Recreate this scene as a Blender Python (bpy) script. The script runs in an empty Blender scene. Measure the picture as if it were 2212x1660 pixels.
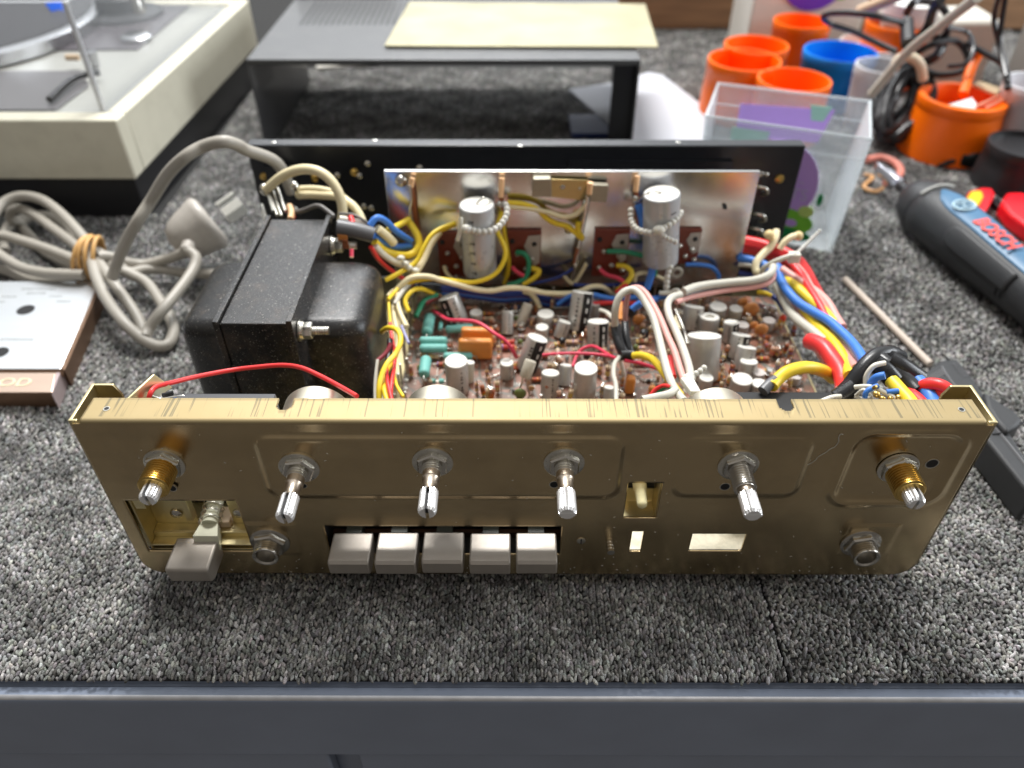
import bpy, math, random
import numpy as np
from mathutils import Vector, Matrix

random.seed(7)
SC = 0.01                      # everything below is written in centimetres
scene = bpy.context.scene
COL = scene.collection

# ------------------------------------------------------------------ camera
F, TH, YA = 1649.12, 0.708622, -0.00275        # focal length in px of a 2212 px wide frame, pitch, yaw
CAM = np.array([-0.6513, -19.1842, 27.9692])
fwv = np.array([math.sin(YA)*math.cos(TH), math.cos(YA)*math.cos(TH), -math.sin(TH)])
rtv = np.array([math.cos(YA), -math.sin(YA), 0.0])
upv = np.cross(rtv, fwv)
cd = bpy.data.cameras.new('camera')
cam = bpy.data.objects.new('camera', cd)
COL.objects.link(cam)
cam.location = Vector(CAM*SC)
cam.rotation_euler = (math.pi/2-TH, 0, -YA)
cd.sensor_width = 36.0
cd.lens = F/2212*36.0
cd.clip_start = 0.01
cd.clip_end = 20.0
cd.dof.use_dof = True
cd.dof.focus_distance = 0.282
cd.dof.aperture_fstop = 8.0
scene.camera = cam

# ------------------------------------------------------------------ world: a workshop with a bright window side behind the bench
world = bpy.data.worlds.new('World')
scene.world = world
world.use_nodes = True
wn, wl = world.node_tree.nodes, world.node_tree.links
wn.clear()
wo = wn.new('ShaderNodeOutputWorld'); wb = wn.new('ShaderNodeBackground'); tc = wn.new('ShaderNodeTexCoord')
sep = wn.new('ShaderNodeSeparateXYZ'); wl.new(tc.outputs['Generated'], sep.inputs[0])
def wmath(op, a, b=None, c=None):
    n = wn.new('ShaderNodeMath'); n.operation = op
    for i, v in enumerate((a, b, c)):
        if v is None: continue
        if hasattr(v, 'links'): wl.new(v, n.inputs[i])
        else: n.inputs[i].default_value = v
    return n.outputs[0]
up_ = wmath('SMOOTH_MIN', wmath('MAXIMUM', sep.outputs['Z'], 0.0), 1.0, 0.1)
back = wmath('MAXIMUM', wmath('ADD', wmath('MULTIPLY', sep.outputs['Y'], 0.72), wmath('MULTIPLY', sep.outputs['Z'], 0.69)), 0.0)
lobe = wmath('POWER', back, 3.2)
st = wmath('ADD', wmath('MULTIPLY', up_, 0.37), wmath('MULTIPLY', lobe, 1.45))
low = wmath('MULTIPLY', wmath('MAXIMUM', wmath('MULTIPLY', sep.outputs['Z'], -1.0), 0.0), 0.0)
st = wmath('ADD', wmath('ADD', st, 0.13), low)
mixc = wn.new('ShaderNodeMix'); mixc.data_type = 'RGBA'
mixc.inputs['A'].default_value = (1.0, 0.92, 0.84, 1); mixc.inputs['B'].default_value = (0.93, 0.97, 1.0, 1)
wl.new(wmath('MULTIPLY', back, 1.2), mixc.inputs['Factor'])
wl.new(mixc.outputs['Result'], wb.inputs['Color']); wl.new(st, wb.inputs['Strength'])
wl.new(wb.outputs[0], wo.inputs[0])

# ------------------------------------------------------------------ lamps
def area(name, loc, target, size, size_y, power, color):
    ld = bpy.data.lights.new(name, 'AREA'); ld.shape = 'RECTANGLE'
    ld.size, ld.size_y, ld.energy, ld.color = size, size_y, power, color
    o = bpy.data.objects.new(name, ld); COL.objects.link(o)
    o.location = Vector(loc)*SC
    d = (Vector(target)-Vector(loc)).normalized()
    o.rotation_euler = d.to_track_quat('-Z', 'Y').to_euler()
    return o
area('window_light', (-12, 98, 152), (0, 10, 2), 0.60, 0.32, 42.0, (1.0, 0.985, 0.96))
area('back_window_light', (-20, 185, 108), (-4, 30, 2), 0.9, 0.25, 9.0, (0.95, 0.97, 1.0))
area('front_fill_light', (40, -25, 190), (0, 5, 3), 1.2, 0.25, 2.5, (1.0, 0.95, 0.88))  # weak front fill, added; no ceiling lamp stands here

area('side_window_light', (150, 25, 60), (0, 15, 4), 0.9, 0.6, 17.0, (0.90, 0.95, 1.0))
scene.view_settings.view_transform = 'Standard'
scene.view_settings.look = 'None'
scene.view_settings.exposure = 0.0
scene.view_settings.gamma = 1.0
scene.cycles.use_denoising = True
scene.cycles.max_bounces = 10
scene.cycles.transparent_max_bounces = 16

# ------------------------------------------------------------------ placing helpers: a real plane and where a sight line meets it
CR = {'A':(900,680,400),'B':(1250,680,400),'C':(1600,650,400),'D':(900,400,600),'E':(1400,400,600),'G':(400,400,600),
      'H':(600,480,400),'I':(1750,560,400),'J':(1900,700,600),'L':(0,450,700),'M':(150,900,700),'N':(750,950,700),
      'O':(1300,950,700),'Q':(1850,950,650),'R':(1700,0,800),'T':(0,0,700),'U':(600,0,700),'V':(1200,0,700),
      'X':(1900,400,600),'Y':(250,1150,500),'S':(2050,0,452.9)}
def px(c, x, y):
    if c is None: return x, y
    a, b, w = CR[c]; s = w/2212/1.13017
    return a/1.13017+x*s, b/1.13017+y*s
def at(c, X_, Y_, z=None, y=None, x=None):
    u, v = px(c, X_, Y_)
    d = fwv + rtv*(u-1106)/F - upv*(v-830)/F
    if z is not None: t = (z-CAM[2])/d[2]
    elif y is not None: t = (y-CAM[1])/d[1]
    else: t = (x-CAM[0])/d[0]
    return Vector(CAM+d*t)
def depth(p): return float((np.array(p)-CAM)@fwv)
def wide(c, w, p):                  # real width (cm) of w crop pixels at point p
    s = 1.0 if c is None else CR[c][2]/2212/1.13017
    return w*s*depth(p)/F

# ------------------------------------------------------------------ materials
def lin(h):
    h = h.lstrip('#'); r = [int(h[i:i+2], 16)/255 for i in (0, 2, 4)]
    return tuple(c/12.92 if c <= 0.04045 else ((c+0.055)/1.055)**2.4 for c in r)
MATS = {}
def mat(name, color, rough=0.5, metal=0.0, vary=0.12, vscale=3.0, bump=0.0, bscale=40.0, spec=0.5, coat=0.0, trans=0.0,
        ior=1.45, stretch=(1, 1, 1), patch=None, dust=0.0, emit=None, sheen=0.0, sss=0.0, rvary=0.1, aniso=0.0):
    if name in MATS: return MATS[name]
    m = bpy.data.materials.new(name); m.use_nodes = True
    n, l = m.node_tree.nodes, m.node_tree.links
    b = n['Principled BSDF']
    c = lin(color) if isinstance(color, str) else color
    t = n.new('ShaderNodeTexCoord'); mp = n.new('ShaderNodeMapping'); mp.inputs['Scale'].default_value = [100*s for s in stretch]
    l.new(t.outputs['Object'], mp.inputs['Vector'])
    nz = n.new('ShaderNodeTexNoise'); nz.inputs['Scale'].default_value = vscale; nz.inputs['Detail'].default_value = 5
    l.new(mp.outputs[0], nz.inputs['Vector'])
    mx = n.new('ShaderNodeMix'); mx.data_type = 'RGBA'
    mx.inputs['A'].default_value = (*[x*(1-vary) for x in c], 1); mx.inputs['B'].default_value = (*[min(1, x*(1+vary)) for x in c], 1)
    l.new(nz.outputs['Fac'], mx.inputs['Factor'])
    out = mx.outputs['Result']
    if patch:
        pcol, psc, plo, phi, pam = patch
        pn = n.new('ShaderNodeTexNoise'); pn.inputs['Scale'].default_value = psc; pn.inputs['Detail'].default_value = 6; pn.inputs['Roughness'].default_value = .65
        mp3 = n.new('ShaderNodeMapping'); mp3.inputs['Scale'].default_value = (100, 100, 100); mp3.inputs['Location'].default_value = (3.3, 7.1, 1.7)
        l.new(t.outputs['Object'], mp3.inputs['Vector']); l.new(mp3.outputs[0], pn.inputs['Vector'])
        pc_ = n.new('ShaderNodeValToRGB'); pc_.color_ramp.elements[0].position = plo; pc_.color_ramp.elements[1].position = phi; pc_.color_ramp.elements[1].color = (pam, pam, pam, 1)
        l.new(pn.outputs['Fac'], pc_.inputs[0])
        m4 = n.new('ShaderNodeMix'); m4.data_type = 'RGBA'; m4.inputs['B'].default_value = (*pcol, 1)
        l.new(out, m4.inputs['A']); l.new(pc_.outputs['Color'], m4.inputs['Factor']); out = m4.outputs['Result']
    if dust > 0:
        vo = n.new('ShaderNodeTexNoise'); vo.inputs['Scale'].default_value = 14; vo.inputs['Detail'].default_value = 3
        mp2 = n.new('ShaderNodeMapping'); mp2.inputs['Scale'].default_value = (100, 100, 100)
        l.new(t.outputs['Object'], mp2.inputs['Vector']); l.new(mp2.outputs[0], vo.inputs['Vector'])
        cr = n.new('ShaderNodeValToRGB'); cr.color_ramp.elements[0].position = 0.66 if dust < .5 else .645; cr.color_ramp.elements[1].position = 0.76 if dust < .5 else .73
        cr.color_ramp.elements[1].color = (dust, dust, dust, 1)
        l.new(vo.outputs['Fac'], cr.inputs[0])
        m2 = n.new('ShaderNodeMix'); m2.data_type = 'RGBA'; m2.inputs['B'].default_value = (0.6, 0.57, 0.5, 1)
        l.new(out, m2.inputs['A']); l.new(cr.outputs['Color'], m2.inputs['Factor']); out = m2.outputs['Result']
    l.new(out, b.inputs['Base Color'])
    rr = n.new('ShaderNodeMapRange'); rr.inputs['To Min'].default_value = max(0.02, rough*(1-rvary)); rr.inputs['To Max'].default_value = min(1, rough*(1+rvary))
    l.new(nz.outputs['Fac'], rr.inputs['Value']); l.new(rr.outputs[0], b.inputs['Roughness'])
    b.inputs['Metallic'].default_value = metal
    b.inputs['Specular IOR Level'].default_value = spec
    b.inputs['IOR'].default_value = ior
    b.inputs['Coat Weight'].default_value = coat; b.inputs['Coat Roughness'].default_value = 0.12
    b.inputs['Transmission Weight'].default_value = trans
    b.inputs['Anisotropic'].default_value = aniso
    if sheen: b.inputs['Sheen Weight'].default_value = sheen
    if sss:
        b.inputs['Subsurface Weight'].default_value = sss; b.inputs['Subsurface Radius'].default_value = (0.003, 0.003, 0.002)
        b.inputs['Subsurface Scale'].default_value = 1.0
    if bump > 0:
        bz = n.new('ShaderNodeTexNoise'); bz.inputs['Scale'].default_value = bscale; bz.inputs['Detail'].default_value = 4
        l.new(mp.outputs[0], bz.inputs['Vector'])
        bp = n.new('ShaderNodeBump'); bp.inputs['Strength'].default_value = bump; bp.inputs['Distance'].default_value = 0.0004
        l.new(bz.outputs['Fac'], bp.inputs['Height']); l.new(bp.outputs[0], b.inputs['Normal'])
    MATS[name] = m
    return m

def clear_mat(name, color, opacity, rough=0.05, tint=0.0):
    m = bpy.data.materials.new(name); m.use_nodes = True
    n, l = m.node_tree.nodes, m.node_tree.links
    n.clear()
    o = n.new('ShaderNodeOutputMaterial'); tr = n.new('ShaderNodeBsdfTransparent'); pb = n.new('ShaderNodeBsdfPrincipled')
    c = lin(color)
    tr.inputs['Color'].default_value = (*[1-tint*(1-x) for x in c], 1)
    pb.inputs['Base Color'].default_value = (*c, 1); pb.inputs['Roughness'].default_value = rough
    lw_ = n.new('ShaderNodeLayerWeight'); lw_.inputs['Blend'].default_value = .5
    fr = n.new('ShaderNodeMath'); fr.operation = 'POWER'; fr.inputs[1].default_value = 4.0; l.new(lw_.outputs['Facing'], fr.inputs[0])
    ad = n.new('ShaderNodeMath'); ad.operation = 'ADD'; ad.inputs[1].default_value = opacity; ad.use_clamp = True
    tx = n.new('ShaderNodeTexCoord'); nz = n.new('ShaderNodeTexNoise'); nz.inputs['Scale'].default_value = 60
    l.new(tx.outputs['Object'], nz.inputs['Vector'])
    mu = n.new('ShaderNodeMath'); mu.operation = 'MULTIPLY_ADD'; mu.inputs[1].default_value = opacity*0.5; mu.inputs[2].default_value = -opacity*0.25
    l.new(nz.outputs['Fac'], mu.inputs[0])
    a2 = n.new('ShaderNodeMath'); a2.operation = 'ADD'
    l.new(fr.outputs[0], ad.inputs[0]); l.new(ad.outputs[0], a2.inputs[0]); l.new(mu.outputs[0], a2.inputs[1])
    mx = n.new('ShaderNodeMixShader')
    l.new(a2.outputs[0], mx.inputs[0]); l.new(tr.outputs[0], mx.inputs[1]); l.new(pb.outputs[0], mx.inputs[2]); l.new(mx.outputs[0], o.inputs[0])
    MATS[name] = m
    return m

# ------------------------------------------------------------------ mesh building (centimetres)
WORLD = {}
def V(p): return Vector((float(p[0]), float(p[1]), float(p[2])))
def basis(axis):
    a = V(axis).normalized()
    h = Vector((0, 0, 1)) if abs(a.z) < 0.9 else Vector((0, 1, 0))
    u = h.cross(a).normalized(); w = a.cross(u).normalized()
    return u, w, a
class MB:
    def __init__(s): s.v, s.f, s.m = [], [], []
    def add(s, vs, fs, mi=0):
        k = len(s.v); s.v += [V(p) for p in vs]
        for f in fs: s.f.append([i+k for i in f]); s.m.append(mi)
        return s
    def box(s, x0, x1, y0, y1, z0, z1, mi=0, rot=None, piv=None):
        vs = [Vector((x, y, z)) for z in (z0, z1) for y in (y0, y1) for x in (x0, x1)]
        if rot is not None:
            c = V(piv) if piv is not None else Vector(((x0+x1)/2, (y0+y1)/2, (z0+z1)/2))
            vs = [rot @ (p-c)+c for p in vs]
        return s.add(vs, [(0,2,3,1),(4,5,7,6),(0,1,5,4),(2,6,7,3),(0,4,6,2),(1,3,7,5)], mi)
    def lathe(s, o, axis, prof, n=24, mi=0, caps=(True, True), mfun=None):
        u, w, a = basis(axis); o = V(o); k = len(s.v)
        for r, h in prof:
            for i in range(n):
                t = 2*math.pi*i/n; s.v.append(o+a*h+(u*math.cos(t)+w*math.sin(t))*r)
        for j in range(len(prof)-1):
            for i in range(n):
                i2 = (i+1) % n
                s.f.append([k+j*n+i, k+j*n+i2, k+(j+1)*n+i2, k+(j+1)*n+i])
                if mfun:
                    t = 2*math.pi*(i+.5)/n; d = u*math.cos(t)+w*math.sin(t)
                    s.m.append(mfun(j, d))
                else: s.m.append(mi)
        if caps[0]: s.f.append([k+i for i in range(n)][::-1]); s.m.append(mi if not mfun else mfun(-1, a))
        if caps[1]: s.f.append([k+(len(prof)-1)*n+i for i in range(n)]); s.m.append(mi if not mfun else mfun(len(prof), a))
        return s
    def cyl(s, p0, p1, r0, r1=None, n=16, mi=0):
        p0, p1 = V(p0), V(p1); d = p1-p0
        return s.lathe(p0, d, [(r0, 0), (r0 if r1 is None else r1, d.length)], n, mi)
    def sphere(s, c, r, n=12, mi=0, sc=(1, 1, 1)):
        k = len(s.v); m = max(4, n//2); c = V(c)
        s.v.append(c+Vector((0, 0, -r*sc[2])))
        for j in range(1, m):
            ph = -math.pi/2+math.pi*j/m
            for i in range(n):
                t = 2*math.pi*i/n
                s.v.append(c+Vector((r*sc[0]*math.cos(ph)*math.cos(t), r*sc[1]*math.cos(ph)*math.sin(t), r*sc[2]*math.sin(ph))))
        s.v.append(c+Vector((0, 0, r*sc[2]))); top = len(s.v)-1
        for i in range(n):
            i2 = (i+1) % n
            s.f.append([k, k+1+i2, k+1+i]); s.m.append(mi)
            s.f.append([top, top-n+i, top-n+i2]); s.m.append(mi)
            for j in range(m-2):
                a = k+1+j*n; s.f.append([a+i, a+i2, a+n+i2, a+n+i]); s.m.append(mi)
        return s
    def tube(s, pts, r, n=10, mi=0, smooth=True, closed=False, sub=6, flat=1.0, flatdir=None):
        P = [V(p) for p in pts]
        if smooth and len(P) > 2: P = spline(P, sub, closed)
        N = len(P); k = len(s.v); prev = None
        for j in range(N):
            if closed: t = P[(j+1) % N]-P[j-1]
            else: t = P[min(j+1, N-1)]-P[max(j-1, 0)]
            t = t.normalized() if t.length > 1e-9 else Vector((0, 0, 1))
            if flatdir is not None: prev = V(flatdir)
            if prev is None: u = basis(t)[0]
            else:
                u = prev-t*prev.dot(t); u = u.normalized() if u.length > 1e-6 else basis(t)[0]
            prev = u; w = t.cross(u)
            rr = r[min(len(r)-1, int(j*len(r)/N))] if isinstance(r, (list, tuple)) else r
            for i in range(n):
                a = 2*math.pi*i/n; s.v.append(P[j]+u*math.cos(a)*rr*flat+w*math.sin(a)*rr)
        for j in range(N if closed else N-1):
            for i in range(n):
                i2 = (i+1) % n; j2 = (j+1) % N
                s.f.append([k+j*n+i, k+j*n+i2, k+j2*n+i2, k+j2*n+i]); s.m.append(mi)
        if not closed:
            s.f.append([k+i for i in range(n)][::-1]); s.f.append([k+(N-1)*n+i for i in range(n)]); s.m += [mi, mi]
        return s
    def prism(s, poly, z0, z1, mi=0):
        n = len(poly); k = len(s.v)
        for z in (z0, z1):
            for p in poly: s.v.append(Vector((p[0], p[1], z)))
        s.f.append([k+i for i in range(n)][::-1]); s.f.append([k+n+i for i in range(n)]); s.m += [mi, mi]
        for i in range(n):
            i2 = (i+1) % n; s.f.append([k+i, k+i2, k+n+i2, k+n+i]); s.m.append(mi)
        return s
    def prismv(s, poly3, vec, mi=0):        # any flat polygon pushed along vec
        n = len(poly3); k = len(s.v); vec = V(vec)
        s.v += [V(p) for p in poly3]+[V(p)+vec for p in poly3]
        s.f.append([k+i for i in range(n)][::-1]); s.f.append([k+n+i for i in range(n)]); s.m += [mi, mi]
        for i in range(n):
            i2 = (i+1) % n; s.f.append([k+i, k+i2, k+n+i2, k+n+i]); s.m.append(mi)
        return s
    def build(s, name, mats, parent=None, label=None, cat=None, group=None, kind=None, bevel=0.0, ang=40, fix=False):
        if not isinstance(mats, (list, tuple)): mats = [mats]
        xs = [p.x for p in s.v]; ys = [p.y for p in s.v]; zs = [p.z for p in s.v]
        org = Vector(((min(xs)+max(xs))/2, (min(ys)+max(ys))/2, min(zs)))
        me = bpy.data.meshes.new(name)
        me.from_pydata([tuple((p-org)*SC) for p in s.v], [], s.f)
        for m_ in mats: me.materials.append(m_)
        if len(mats) > 1: me.polygons.foreach_set('material_index', s.m)
        me.polygons.foreach_set('use_smooth', [True]*len(s.f))
        import bmesh
        bm = bmesh.new(); bm.from_mesh(me); bmesh.ops.recalc_face_normals(bm, faces=bm.faces); bm.to_mesh(me); bm.free()
        me.set_sharp_from_angle(angle=math.radians(ang))
        o = bpy.data.objects.new(name, me); COL.objects.link(o)
        if parent is not None:
            o.parent = parent; o.location = (org-WORLD[parent.name])*SC
        else: o.location = org*SC
        WORLD[o.name] = org
        if bevel > 0:
            b = o.modifiers.new('bevel', 'BEVEL'); b.width = bevel*SC; b.segments = 3; b.limit_method = 'ANGLE'; b.angle_limit = math.radians(50)
            b.harden_normals = False
        tag(o, label, cat, group, kind)
        return o
def tag(o, label=None, cat=None, group=None, kind=None):
    if label: o['label'] = label
    if cat: o['category'] = cat
    if group: o['group'] = group
    if kind: o['kind'] = kind
    return o
def spline(P, sub=6, closed=False):
    out = []; N = len(P)
    rng = range(N) if closed else range(N-1)
    for i in rng:
        if closed: a, b, c, d = P[i-1], P[i], P[(i+1) % N], P[(i+2) % N]
        else: a, b, c, d = P[max(i-1, 0)], P[i], P[i+1], P[min(i+2, N-1)]
        for k in range(sub):
            t = k/sub
            out.append(0.5*((2*b)+(c-a)*t+(2*a-5*b+4*c-d)*t*t+(3*b-a-3*c+d)*t**3))
    if not closed: out.append(P[-1])
    return out
def thing(name, loc, label, cat, group=None):
    o = bpy.data.objects.new(name, None); COL.objects.link(o); o.empty_display_size = 0.02
    o.location = V(loc)*SC; WORLD[o.name] = V(loc)
    return tag(o, label, cat, group)
def part(name, mats, parent, bevel=0.0, ang=40, label=None, **kw):
    class _C(MB):
        def done(s): return s.build(name, mats, parent, label=label, bevel=bevel, ang=ang)
    return _C()
def text(name, body, size, loc, ux, uy, m, parent, ext=0.01, align='CENTER', shear=0.0, sx=1.0, bold=0.0):
    cu = bpy.data.curves.new(name, 'FONT'); cu.body = body; cu.size = size*SC; cu.extrude = ext*SC; cu.align_x = align; cu.align_y = 'CENTER'; cu.shear = shear; cu.offset = bold*SC
    tmp = bpy.data.objects.new('t', cu); COL.objects.link(tmp)
    dg = bpy.context.evaluated_depsgraph_get()
    me = bpy.data.meshes.new_from_object(tmp.evaluated_get(dg))
    bpy.data.objects.remove(tmp)
    me.materials.clear(); me.materials.append(m)
    o = bpy.data.objects.new(name, me); COL.objects.link(o)
    ux = V(ux).normalized(); uy = V(uy); uy = (uy-ux*uy.dot(ux)).normalized(); n = ux.cross(uy)
    R = Matrix((ux*sx, uy, n)).transposed()
    me.transform(R.to_4x4())
    o.parent = parent; o.location = (V(loc)-WORLD[parent.name])*SC; WORLD[o.name] = V(loc)
    return o
# ------------------------------------------------------------------ shared materials
M_gold = mat('yellow passivated steel', (0.55, 0.43, 0.255), 0.24, 1.0, patch=((.38, .29, .17), .30, .46, .74, .7), vary=0.10, vscale=0.8, dust=0.55, bump=0.03, bscale=30, stretch=(0.3, 1, 2))
M_goldin = mat('passivated steel inside', (0.66, 0.57, 0.33), 0.38, 1.0, vary=0.2, vscale=1.2)
M_zinc = mat('zinc plated steel', (0.62, 0.60, 0.54), 0.28, 1.0, vary=0.15, vscale=6)
M_brass = mat('old brass', (0.62, 0.42, 0.13), 0.30, 1.0, vary=0.25, vscale=5)
M_alu = mat('knurled aluminium', (0.92, 0.92, 0.92), 0.30, 0.8, vary=0.06, vscale=20, bump=0.05, bscale=80)
M_nickel = mat('dull nickel', (0.52, 0.50, 0.46), 0.25, 1.0, vary=0.2, vscale=8)
M_dark = mat('dark gap', (0.008, 0.008, 0.009), 0.6, 0)  # near-black, paints the shade inside holes and gaps; also used on the feet
M_btn = mat('satin aluminium button', (0.40, 0.365, 0.325), 0.52, 0.7, vary=0.08, vscale=3, bump=0.12, bscale=120, rvary=0.2)
M_black = mat('black painted steel', (0.007, 0.008, 0.011), 0.30, coat=.2, vary=0.3, vscale=2, bump=0.15, bscale=60, dust=0.10)
M_tfm = mat('black lacquered steel', (0.015, 0.0145, 0.0145), 0.24, 0.0, vary=0.5, vscale=1.4, bump=0.25, bscale=45, dust=0.5, rvary=0.3, patch=((.13, .095, .07), .8, .50, .80, .45))
M_cream = mat('cream plastic', (0.62, 0.60, 0.48), 0.45)

# ------------------------------------------------------------------ carpet, bench
def big_mesh(name, verts, faces_flat, loop_total, mats, cols=None, smooth=True):
    me = bpy.data.meshes.new(name)
    nv, nf = len(verts), len(loop_total)
    me.vertices.add(nv); me.vertices.foreach_set('co', (verts*SC).astype(np.float32).ravel())
    me.loops.add(len(faces_flat)); me.loops.foreach_set('vertex_index', faces_flat.astype(np.int32))
    me.polygons.add(nf)
    ls = np.concatenate(([0], np.cumsum(loop_total)[:-1])).astype(np.int32)
    me.polygons.foreach_set('loop_start', ls)
    me.update(calc_edges=True)
    me.polygons.foreach_set('use_smooth', np.full(nf, smooth))
    if cols is not None:
        at_ = me.color_attributes.new('yarn', 'FLOAT_COLOR', 'POINT')
        at_.data.foreach_set('color', cols.astype(np.float32).ravel())
    me.materials.append(mats)
    me.validate()
    o = bpy.data.objects.new(name, me); COL.objects.link(o)
    return o
def grain(nr, ns):
    V_, Fc = [(0, 0, -1)], []
    for j in range(1, nr):
        ph = -math.pi/2+math.pi*j/nr
        for i in range(ns):
            t = 2*math.pi*i/ns; V_.append((math.cos(ph)*math.cos(t), math.cos(ph)*math.sin(t), math.sin(ph)))
    V_.append((0, 0, 1)); top = len(V_)-1
    for i in range(ns):
        i2 = (i+1) % ns
        Fc.append((0, 1+i2, 1+i)); Fc.append((top, top-ns+i, top-ns+i2))
        for j in range(nr-2):
            a = 1+j*ns; Fc.append((a+i, a+i2, a+ns+i2, a+ns+i))
    return np.array(V_, float), Fc
rng = np.random.default_rng(3)
M_yarn = bpy.data.materials.new('looped yarn'); M_yarn.use_nodes = True
n, l = M_yarn.node_tree.nodes, M_yarn.node_tree.links
b = n['Principled BSDF']; a_ = n.new('ShaderNodeAttribute'); a_.attribute_name = 'yarn'
t_ = n.new('ShaderNodeTexCoord'); z1 = n.new('ShaderNodeTexNoise'); z1.inputs['Scale'].default_value = 2600; z1.inputs['Detail'].default_value = 2
l.new(t_.outputs['Object'], z1.inputs['Vector'])
cr = n.new('ShaderNodeValToRGB'); cr.color_ramp.elements[0].position = 0.35; cr.color_ramp.elements[0].color = (0.45, 0.45, 0.45, 1); cr.color_ramp.elements[1].position = 0.65; cr.color_ramp.elements[1].color = (1.3, 1.3, 1.3, 1)
l.new(z1.outputs['Fac'], cr.inputs[0])
mm = n.new('ShaderNodeMix'); mm.data_type = 'RGBA'; mm.blend_type = 'MULTIPLY'; mm.inputs['Factor'].default_value = 1
l.new(a_.outputs['Color'], mm.inputs['A']); l.new(cr.outputs[0], mm.inputs['B']); l.new(mm.outputs['Result'], b.inputs['Base Color'])
b.inputs['Roughness'].default_value = 0.85; b.inputs['Specular IOR Level'].default_value = 0.15
bp = n.new('ShaderNodeBump'); bp.inputs['Strength'].default_value = 0.5; bp.inputs['Distance'].default_value = 0.0003
l.new(z1.outputs['Fac'], bp.inputs['Height']); l.new(bp.outputs[0], b.inputs['Normal'])
SEAM = 10.05
def tufts(name, x0, x1, y0, y1, dx, dy, L, Wd, Hh, nr, ns, skip=None, rowed=False):
    T, Fc = grain(nr, ns)
    gx = np.arange(x0, x1, dx); gy = np.arange(y0, y1, dy)
    X, Y = np.meshgrid(gx, gy)
    row = (np.arange(X.shape[0])[:, None]+np.zeros_like(X)); colm = (np.arange(X.shape[1])[None, :]+np.zeros_like(X))
    X = X+(row % 2)*dx*0.5*(0 if rowed else 1)
    X = X.ravel(); Y = Y.ravel(); colm = colm.ravel(); row = row.ravel()
    N = len(X)
    X = X+rng.normal(0, dx*(0.13 if rowed else 0.28), N); Y = Y+rng.normal(0, dy*0.25, N)
    keep = np.ones(N, bool)
    if skip is not None:
        for (a, b2, c, d) in skip: keep &= ~((X > a) & (X < b2) & (Y > c) & (Y < d))
    keep &= np.abs(X-SEAM) > 0.07
    X, Y, colm, row = X[keep], Y[keep], colm[keep], row[keep]; N = len(X)
    if rowed: ang = np.where((colm % 2) == 0, 1.15, 1.95)+rng.normal(0, 0.28, N)
    else: ang = np.where(((row+colm) % 2) == 0, 0.75, 2.0)+rng.normal(0, 0.5, N)
    s = rng.uniform(0.75, 1.2, N)
    tl = rng.uniform(0.15, 0.75, N)                       # how far the loop leans up out of the pile
    ex = np.stack([np.cos(ang)*np.cos(tl), np.sin(ang)*np.cos(tl), np.sin(tl)], 1)
    ey = np.stack([-np.sin(ang), np.cos(ang), np.zeros(N)], 1)
    ez = np.cross(ex, ey)
    cen = np.stack([X, Y, rng.uniform(0.0, 0.10, N)*Hh/0.1-Hh*0.35], 1)
    P = cen[:, None, :]+T[None, :, 2:3]*ex[:, None, :]*(L/2*s)[:, None, None]+T[None, :, 0:1]*ey[:, None, :]*(Wd/2*s)[:, None, None]+T[None, :, 1:2]*ez[:, None, :]*(Wd/2*s)[:, None, None]
    P = P+rng.normal(0, Wd*0.05, P.shape)
    base = (np.exp(rng.normal(math.log(0.29), 0.38, N))*(0.82+0.30*np.sin(X*1.1+1.3*np.sin(Y*.7))*np.sin(Y*1.3+.8*np.sin(X*.9)))).clip(0.03, 0.6)
    tint = rng.normal(0, 0.03, (N, 3))
    cc = np.ones((N, len(T), 4)); cc[:, :, :3] = (base[:, None]*(np.array([1.0, 0.985, 0.95])+tint))[:, None, :]
    nv = len(T); flat = []; tot = []
    off = np.arange(N)*nv
    tri = np.array([f for f in Fc if len(f) == 3]); qd = np.array([f for f in Fc if len(f) == 4]) if any(len(f) == 4 for f in Fc) else None
    ft = (tri[None]+off[:, None, None]).reshape(-1)
    tt = np.full(len(ft)//3, 3)
    if qd is not None:
        fq = (qd[None]+off[:, None, None]).reshape(-1); ft = np.concatenate([ft, fq]); tt = np.concatenate([tt, np.full(len(fq)//4, 4)])
    o = big_mesh(name, P.reshape(-1, 3), ft, tt, M_yarn, cc.reshape(-1, 4))
    return o
SK = [(-12.6, 14.6, 1.6, 21.5)]
o = tufts('carpet', -42, 9.95, -4.15, 8.0, 0.145, 0.165, 0.275, 0.145, 0.11, 5, 6, SK, rowed=True); tag(o, kind='structure')
o = tufts('carpet_tile', 10.12, 48, -4.15, 14.0, 0.15, 0.16, 0.265, 0.145, 0.11, 5, 6, SK); tag(o, kind='structure')
o = tufts('carpet_left_side', -40, 9.95, 8.0, 24.0, 0.18, 0.20, 0.34, 0.18, 0.12, 4, 5, SK+[(-40, -27.5, 12, 20)], rowed=True); tag(o, kind='structure')
o = tufts('carpet_right_side', 10.12, 60, 14.0, 46.0, 0.20, 0.21, 0.34, 0.19, 0.12, 3, 4, SK); tag(o, kind='structure')
o = tufts('carpet_far_side', -42, 9.95, 24.0, 66.0, 0.22, 0.23, 0.31, 0.17, 0.11, 3, 4, [(-40, -27.4, 33, 80)], rowed=True); tag(o, kind='structure')
o = tufts('carpet_beyond', 10.12, 60, 46.0, 82.0, 0.27, 0.27, 0.36, 0.20, 0.12, 3, 4); tag(o, kind='structure')
M_back = mat('carpet backing', (0.04, 0.04, 0.04), 0.95, vary=0.8, vscale=5, bump=1.0, bscale=7, spec=0.1)
bk = MB().box(-75, SEAM-0.04, -4.12, 98, -0.28, -0.06); bk.box(SEAM+0.04, 75, -4.12, 98, -0.28, -0.06)
bk.build('carpet_backing', M_back, kind='structure')
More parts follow.
